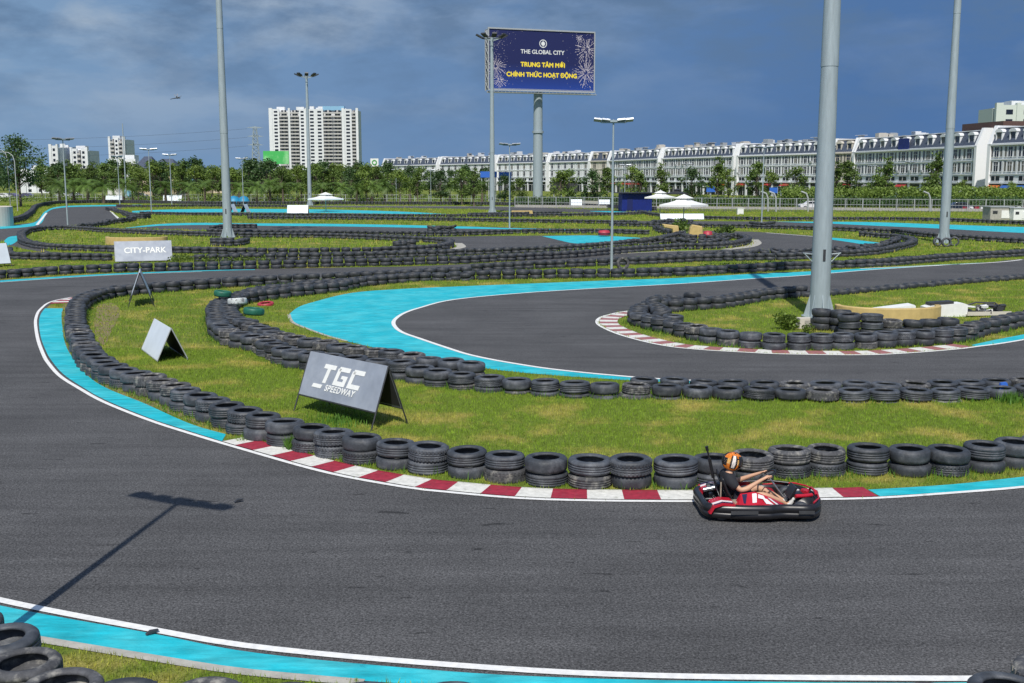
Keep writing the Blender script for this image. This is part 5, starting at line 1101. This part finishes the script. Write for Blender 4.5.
for s in (-1, 1):
    for (x0, x1) in ((-.55, -.15), (.45, .68)):
        m_.box(((x0+x1)/2, s*.641, .155), (x1-x0, .012, .05))
m_.build('bumper_pad', mat('kart_grey', (.05, .052, .056), rough=.4), KT)
# floor and frame
m_ = MB(); m_.box((.1, 0, .055), (1.35, .74, .012)); m_.build('floor_pan', knavy, KT)
m_ = MB()
for s in (-1, 1):
    m_.tube([(-.8, s*.3, .09), (-.2, s*.34, .08), (.3, s*.36, .08), (.75, s*.22, .09)], .016, 8)
    m_.tube([(-.75, s*.42, .12), (-.4, s*.5, .13), (.05, s*.5, .13)], .012, 8)
m_.tube([(.75, -.22, .09), (.78, 0, .1), (.75, .22, .09)], .016, 8); m_.tube([(-.62, -.55, .14), (-.62, .55, .14)], .02, 8); m_.tube([(.55, -.5, .13), (.55, .5, .13)], .012, 8); m_.build('chassis', kmet, KT)
# side pods: red sloping body with white and navy decoration
def pod(s):
    m_ = MB(); y0, y1 = s*.28, s*.525
    sec = [(-.42, .14, .20), (-.34, .22, .34), (-.12, .245, .37), (.12, .225, .28), (.34, .19, .17), (.40, .12, .12)]
    vs_ = []
    for x, zo, zi in sec: vs_ += [(x, y1, .07), (x, y1*.995, zo), (x, y0, zi), (x, y0, .07)]
    fs = []
    for i in range(len(sec)-1):
        for q in range(4): a, b_, c, d = i*4+q, i*4+(q+1) % 4, (i+1)*4+(q+1) % 4, (i+1)*4+q; fs.append((a, b_, c, d) if s < 0 else (d, c, b_, a))
    fs += [(0, 3, 2, 1), (20, 21, 22, 23)]; m_.add(vs_, fs); p = m_.build('side_pod', kred, KT)
    def top(x, f):      # a point on the sloping top face, f from outer 0 to inner 1
        for (xa, za, zia), (xb, zb_, zib) in zip(sec, sec[1:]):
            if xa <= x <= xb: q = (x-xa)/(xb-xa); zo = za+(zb_-za)*q; zi = zia+(zib-zia)*q; return Vector((x, y1+(y0-y1)*f, zo+(zi-zo)*f+.006))
    for col, quads in ((kwh, [[(-.20, .15), (-.14, .15), (-.10, .85), (-.17, .85)], [(-.10, .5), (.02, .5), (.0, .85), (-.08, .85)], [(.0, .1), (.11, .1), (.04, .6), (-.03, .6)], [(.17, .1), (.22, .1), (.10, .8), (.06, .8)]]), (knavy, [[(.04, .93), (.22, .4), (.33, .1), (.27, .1)], [(-.32, .9), (-.24, .9), (-.30, .15), (-.33, .2)]])):
        d_ = MB()
        for Q in quads:
            n_ = 6
            for i in range(n_):
                fa, fb = i/n_, (i+1)/n_; A0 = [Q[0][j]+(Q[3][j]-Q[0][j])*fa for j in (0, 1)]; B0 = [Q[1][j]+(Q[2][j]-Q[1][j])*fa for j in (0, 1)]; A1 = [Q[0][j]+(Q[3][j]-Q[0][j])*fb for j in (0, 1)]; B1 = [Q[1][j]+(Q[2][j]-Q[1][j])*fb for j in (0, 1)]
                for e in range(4):
                    g0, g1 = e/4, (e+1)/4; L2_ = lambda a, b_, g: (a[0]+(b_[0]-a[0])*g, a[1]+(b_[1]-a[1])*g); d_.add([top(*L2_(A0, B0, g0)), top(*L2_(A0, B0, g1)), top(*L2_(A1, B1, g1)), top(*L2_(A1, B1, g0))], [(0, 1, 2, 3)])
        d_.build('graphic', col, p)
    return p
pod(-1); pod(1)
# rear fenders over the rear wheels
def fender(s):
    m_ = MB(); pr = [(-.86, .13), (-.80, .24), (-.66, .285), (-.50, .27), (-.42, .2), (-.44, .17), (-.52, .235), (-.66, .25), (-.78, .21), (-.83, .12)]
    m_.prism(pr, .34, 'y', -.585 if s < 0 else .245); m_.mi = 1; m_.prism([(-.80, .246), (-.66, .292), (-.50, .276), (-.51, .27), (-.66, .286), (-.79, .24)], .06, 'y', (-.50 if s < 0 else .44)); m_.mi = 2; m_.prism([(-.78, .2535), (-.66, .2945), (-.50, .279), (-.51, .27), (-.66, .286), (-.79, .24)], .035, 'y', (-.56 if s < 0 else .53)); return m_.build('rear_fender', [kred, kwh, knavy], KT)
fender(-1); fender(1)
# wheels
for (x, y, r_, w_) in ((-.64, -.44, .14, .19), (-.64, .44, .14, .19), (.54, -.42, .125, .13), (.54, .42, .125, .13)):
    m_ = MB(); m_.smooth = True; M_ = Matrix.Translation((x, y, r_)) @ Matrix.Rotation(math.pi/2, 4, 'X'); m_.lathe([(.06, -w_/2), (r_*.8, -w_/2), (r_, -w_/2+.03), (r_, w_/2-.03), (r_*.8, w_/2), (.06, w_/2)], 24, M_=M_, closed=True); wv = m_.build('wheel', rub, KT)
    m_ = MB(); m_.smooth = True; m_.lathe([(0, -w_/2+.02), (.065, -w_/2+.01), (.065, w_/2-.01), (0, w_/2-.02)], 16, M_=M_); m_.build('rim', kmet, wv)
# nose fairing, front panel, seat, wheel column, engine, flag pole
m_ = MB(); vs_ = []; sec = [(.52, .20, .17, .30), (.62, .30, .16, .295), (.74, .30, .15, .26), (.84, .2, .14, .22)]
for x, hw, zl, zh in sec: vs_ += [(x, -hw, zl), (x, -hw*.8, zh*.95), (x, 0, zh), (x, hw*.8, zh*.95), (x, hw, zl)]
fs = [(i*5+q, (i+1)*5+q, (i+1)*5+q+1, i*5+q+1) for i in range(3) for q in range(4)]+[(15, 16, 17, 18, 19), (4, 3, 2, 1, 0)]; m_.smooth = True; m_.add(vs_, fs); nf = m_.build('nose_fairing', kblack, KT); m_ = MB(); m_.smooth = True; m_.tube([(.70, -.06, .27), (.74, 0, .285), (.70, .06, .27)], .05, 10); m_.tube([(.50, -.26, .29), (.66, -.22, .285), (.78, -.13, .27)], .03, 8); m_.build('nose_cap', kred, nf)
m_ = MB();  m_.box((.58, .05, .30), (.12, .04, .01), rz=.2, ry=.05); m_.build('graphic', kwh, nf)
m_ = MB(); m_.prism([(.44, .22), (.47, .21), (.56, .38), (.53, .39)], .3, 'y', -.15); pf = m_.build('front_panel', kblack, KT); 
m_ = MB(); m_.tube([(.84, -.16, .28), (.84, -.10, .32), (.84, .1, .32), (.84, .16, .28)], .02, 8); m_.tube([(.7, -.52, .27), (.83, -.33, .28), (.9, 0, .29), (.83, .33, .28), (.7, .52, .27), (.45, .56, .26), (.2, .54, .24)], .014, 8); m_.build('nerf_rail', kred, KT)
m_ = MB(); m_.tube([(.6, .50, .28), (.3, .56, .3), (-.1, .58, .28)], .02, 8); m_.build('far_rail', kblack, KT)
m_ = MB(); vs_ = []; prof = [(-.02, .11, .17), (-.28, .09, .2), (-.42, .12, .21), (-.50, .26, .21), (-.56, .42, .20), (-.60, .50, .17)]
for x, z, hw in prof: vs_ += [(x, -hw, z+.10), (x, -hw*.8, z+.02), (x, 0, z), (x, hw*.8, z+.02), (x, hw, z+.10)]
fs = [(i*5+q, i*5+q+1, (i+1)*5+q+1, (i+1)*5+q) for i in range(len(prof)-1) for q in range(4)]; m_.smooth = True; m_.add(vs_, fs); se = m_.build('seat', kblack, KT); md = se.modifiers.new('s', 'SOLIDIFY'); md.thickness = .02
m_ = MB(); m_.tube([(.44, 0, .14), (.17, 0, .49)], .014, 8); m_.build('steering_column', kmet, KT)
SWc = Vector((.13, 0, .54)); ax = Vector((-.56, 0, .83)).normalized(); ux = Vector((0, 1, 0)); uy = ax.cross(ux); pts = [SWc+(ux*math.cos(a)+uy*math.sin(a))*.14 for a in [2*math.pi*k/28 for k in range(29)]]
m_ = MB(); m_.smooth = True; m_.tube(pts, .013, 8, False)
for a in (0, 2.2, 4.1): m_.tube([SWc, SWc+(ux*math.cos(a)+uy*math.sin(a))*.14], .008, 6)
m_.build('steering_wheel', kblack, KT)
m_ = MB(); m_.box((-.42, .34, .22), (.30, .22, .24)); m_.tube([(-.56, .36, .26), (-.72, .36, .26)], .06, 10); m_.box((-.42, .34, .37), (.16, .14, .06)); m_.build('engine', darkst, KT); m_ = MB(); m_.tube([(-.3, .3, .3), (-.1, .42, .32), (.05, .45, .24)], .02, 8); m_.tube([(-.62, .2, .3), (-.8, .2, .26)], .035, 10); m_.build('exhaust', kmet, KT)
m_ = MB(); m_.box((-.36, -.27, .16), (.26, .14, .14)); m_.tube([(-.62, -.22, .12), (-.62, -.22, .5)], .012, 6); m_.build('fuel_tank', mat('tank', (.3, .26, .2)), KT)
m_ = MB(); m_.tube([(-.60, .15, .26), (-.66, .18, .5), (-.76, .2, .92)], .013, 8); m_.tube([(-.655, .18, .46), (-.72, .195, .76)], .026, 8); m_.tube([(-.752, .2, .88), (-.768, .2, .95)], .024, 8); m_.tube([(-.60, -.16, .2), (-.68, -.1, .42), (-.6, .15, .36)], .012, 6); m_.build('antenna_pole', kblack, KT)
m_ = MB(); 
for s in (-1, 1): m_.box((.55, s*.12, .2), (.02, .07, .12), ry=-.4); m_.tube([(.52, s*.12, .08), (.55, s*.12, .16)], .01, 6)
m_.build('pedals', kmet, KT)
m_ = MB(); m_.box((.12, -.02, .13), (.2, .2, .1)); m_.build('fuel_box', mat('brass', (.3, .2, .08), metal=.5), KT)
# ------------------------------------------------------------------ driver
skin = mat('skin', (.52, .30, .19), rough=.55, var=.06); shirt = mat('black_cotton', (.012, .013, .018), rough=.85, var=.3, scale=20); shorts_m = mat('dark_shorts', (.018, .02, .035), rough=.85, var=.2)
def skinmesh(name, V, E, root, m, parent, sub=2):
    me = bpy.data.meshes.new(name); me.from_pydata([v[:3] for v in V], E, []); o = bpy.data.objects.new(name, me); COL.objects.link(o)
    md = o.modifiers.new('Skin', 'SKIN'); md.use_smooth_shade = True
    if not me.skin_vertices: bpy.context.view_layer.update()
    for i, v in enumerate(V):
        r_ = v[3]; r_ = r_ if isinstance(r_, tuple) else (r_, r_); me.skin_vertices[0].data[i].radius = r_; me.skin_vertices[0].data[i].use_root = (i == root)
    sb = o.modifiers.new('Sub', 'SUBSURF'); sb.levels = sub; sb.render_levels = sub
    bpy.context.view_layer.update(); ev = o.evaluated_get(bpy.context.evaluated_depsgraph_get()); m2_ = bpy.data.meshes.new_from_object(ev); m2_.materials.clear(); m2_.materials.append(m); m2_.name = name
    bpy.data.objects.remove(o); o = bpy.data.objects.new(name, m2_); COL.objects.link(o)
    if parent: o.parent = parent
    for p in m2_.polygons: p.use_smooth = True
    return o
class SK:
    def __init__(s): s.V = []; s.E = []
    def v(s, p, r, par=None):
        s.V.append((*p, r)); i = len(s.V)-1
        if par is not None: s.E.append((par, i))
        return i
    def chain(s, pts, par):
        for p, r in pts: par = s.v(p, r, par)
        return par
k = SK()
pel = k.v((-.38, 0, .235), (.13, .10)); sp = k.chain([((-.43, 0, .34), (.115, .09)), ((-.475, 0, .44), (.125, .095)), ((-.48, 0, .525), (.13, .085))], pel)
nk = k.chain([((-.455, 0, .585), .055), ((-.435, 0, .63), .050)], sp); hd = k.chain([((-.415, 0, .69), (.075, .082)), ((-.41, 0, .765), (.078, .09)), ((-.415, 0, .82), (.06, .07))], nk)
k.chain([((-.325, 0, .715), .018)], nk+1)
for s in (-1, 1):
    sh = k.chain([((-.475, s*.16, .53), .052)], sp)
    hand_c = SWc+ux*(s*.14)
    el = k.chain([((-.41, s*.225, .46), .045), ((-.33, s*.26, .385), .042), ((-.23, s*.245, .405), .044), ((-.07, s*.19, .485), .031), ((.045, s*.15, .535), .024)], sh)
    palm = k.v((.085, s*.148, .55), (.030, .018), el)
    for j, (off, ln) in enumerate(((.022, .9), (.008, 1.), (-.006, .95), (-.02, .8))):      # four fingers curling over the rim
        c = Vector((.11, s*.142, .558))+uy*(-off*1.3); q1 = c+Vector((.022, s*.012, .006))*ln; q2 = q1+Vector((.010, -s*.004, -.022))*ln; q3 = q2+Vector((-.016, -s*.012, -.010))*ln
        k.chain([(tuple(c), .009), (tuple(q1), .0085), (tuple(q2), .008), (tuple(q3), .007)], palm)
    k.chain([((.085, s*.118, .565), .010), ((.108, s*.112, .571), .009), ((.126, s*.118, .563), .008)], palm)
    hip_ = k.chain([((-.32, s*.095, .215), .085)], pel)
    kn = k.chain([((-.15, s*.16, .255), .070), ((.02, s*.20, .295), .055)], hip_)
    k.chain([((.12, s*.19, .26), .052), ((.26, s*.16, .205), .040), ((.37, s*.13, .15), .030), ((.415, s*.12, .115), .034), ((.47, s*.12, .16), .026), ((.50, s*.12, .215), .02)], kn)
PER = thing('person', 'kart driver in black T-shirt, dark shorts and orange gold helmet, hands on the wheel', 'person', (kx, ky, .018), R(1.0), None)
body = skinmesh('body', k.V, k.E, 0, skin, PER)
k2 = SK(); p0 = k2.v((-.395, 0, .25), (.175, .145)); p1 = k2.chain([((-.43, 0, .34), (.17, .135)), ((-.475, 0, .44), (.18, .14)), ((-.48, 0, .525), (.18, .125)), ((-.46, 0, .59), (.085, .085))], p0)
for s in (-1, 1): k2.chain([((-.475, s*.16, .53), .092), ((-.43, s*.215, .46), .078), ((-.375, s*.245, .40), .070)], p1-1)
skinmesh('t_shirt', k2.V, k2.E, 0, shirt, PER)
k3 = SK(); p0 = k3.v((-.385, 0, .235), (.16, .125))
for s in (-1, 1): k3.chain([((-.31, s*.10, .22), .11), ((-.16, s*.155, .255), .095), ((-.07, s*.18, .275), .085)], p0)
skinmesh('shorts', k3.V, k3.E, 0, shorts_m, PER)
shoem = mat('shoe', (.55, .55, .53), rough=.6, var=.2)
for s in (-1, 1):
    k4 = SK(); q0 = k4.v((.395, s*.122, .115), .042); k4.chain([((.445, s*.122, .115), .040), ((.495, s*.122, .185), .036), ((.515, s*.122, .235), .03)], q0); skinmesh('shoe', k4.V, k4.E, 0, shoem, PER)
# helmet: shell with face opening, chin bar, raised visor
hc = Vector((-.415, 0, .765)); orange = mat('helmet_orange', (.72, .20, .02), rough=.2, var=.1, scale=20); gold = mat('helmet_gold', (.66, .36, .10), rough=.25, var=.15, scale=14); hblack = mat('helmet_black', (.015, .012, .012), rough=.2, var=.1)
hw_ = mat('helmet_white', (.8, .74, .68), rough=.25, var=.05)
m_ = MB(); nu, nv = 36, 20; idx = {}
def hp(i, j, r_=1.):
    th_ = math.pi*j/nv*.93; ph = 2*math.pi*i/nu; x = .158*math.sin(th_)*math.cos(ph)*r_; y = .128*math.sin(th_)*math.sin(ph)*r_; z = .145*math.cos(th_)*r_
    if x > 0: x *= 1.05+.12*max(0, -z/.145)
    if z < -.05: x *= 1.0
    p = Vector((x, y, z)); return hc+Matrix.Rotation(R(12), 3, 'Y') @ p
m_.smooth = True
for j in range(nv):
    for i in range(nu):
        ph = 360*(i+.5)/nu; ph = ph-360 if ph > 180 else ph; lat = 90-180*(j+.5)/nv*.93
        if abs(ph) < 62 and -26 < lat < 20: continue
        if lat < -26 and abs(ph) < 60: m_.mi = 2
        elif abs(ph) < 75 and lat > 20 and lat < 34: m_.mi = 2
        elif 70 < abs(ph) < 112 and -45 < lat < 48: m_.mi = 3 if 80 < abs(ph) < 104 and lat > -36 else 2
        elif lat > 62: m_.mi = 2 if (i//3) % 3 == 0 else 0
        elif abs(ph) > 125 and -30 < lat < 20: m_.mi = 2
        elif abs(ph) > 160: m_.mi = 2
        else: m_.mi = 1 if -8 < lat < 22 else 0
        m_.add([hp(i, j), hp(i, j+1), hp(i+1, j+1), hp(i+1, j)], [(0, 1, 2, 3)])
hel = m_.build('helmet', [orange, gold, hblack, hw_], PER); md = hel.modifiers.new('s', 'SOLIDIFY'); md.thickness = .02; md.offset = -1
m_ = MB(); m_.smooth = True
for j in range(6, 13):
    for i in list(range(nu-6, nu))+list(range(0, 6)):
        m_.add([hp(i, j-.6, 1.03), hp(i, j+.4, 1.03), hp(i+1, j+.4, 1.03), hp(i+1, j-.6, 1.03)], [(0, 1, 2, 3)])
vi = m_.build('visor', mat('visor', (.02, .02, .024), rough=.08), hel); md = vi.modifiers.new('s', 'SOLIDIFY'); md.thickness = .004
# face details inside the opening: eyes and mouth sit on the head surface
for s in (-1, 1): m_ = MB(); m_.smooth = True; m_.lathe([(0, -.012), (.009, -.008), (.012, 0), (.009, .008), (0, .012)], 10, c=(-.333, s*.03, .765)); m_.build('eye', hblack, PER)
m_ = MB(); m_.smooth = True; m_.tube([(-.338, -.022, .692), (-.328, 0, .690), (-.338, .022, .692)], .006, 6); m_.build('mouth', mat('lips', (.4, .14, .12)), PER)
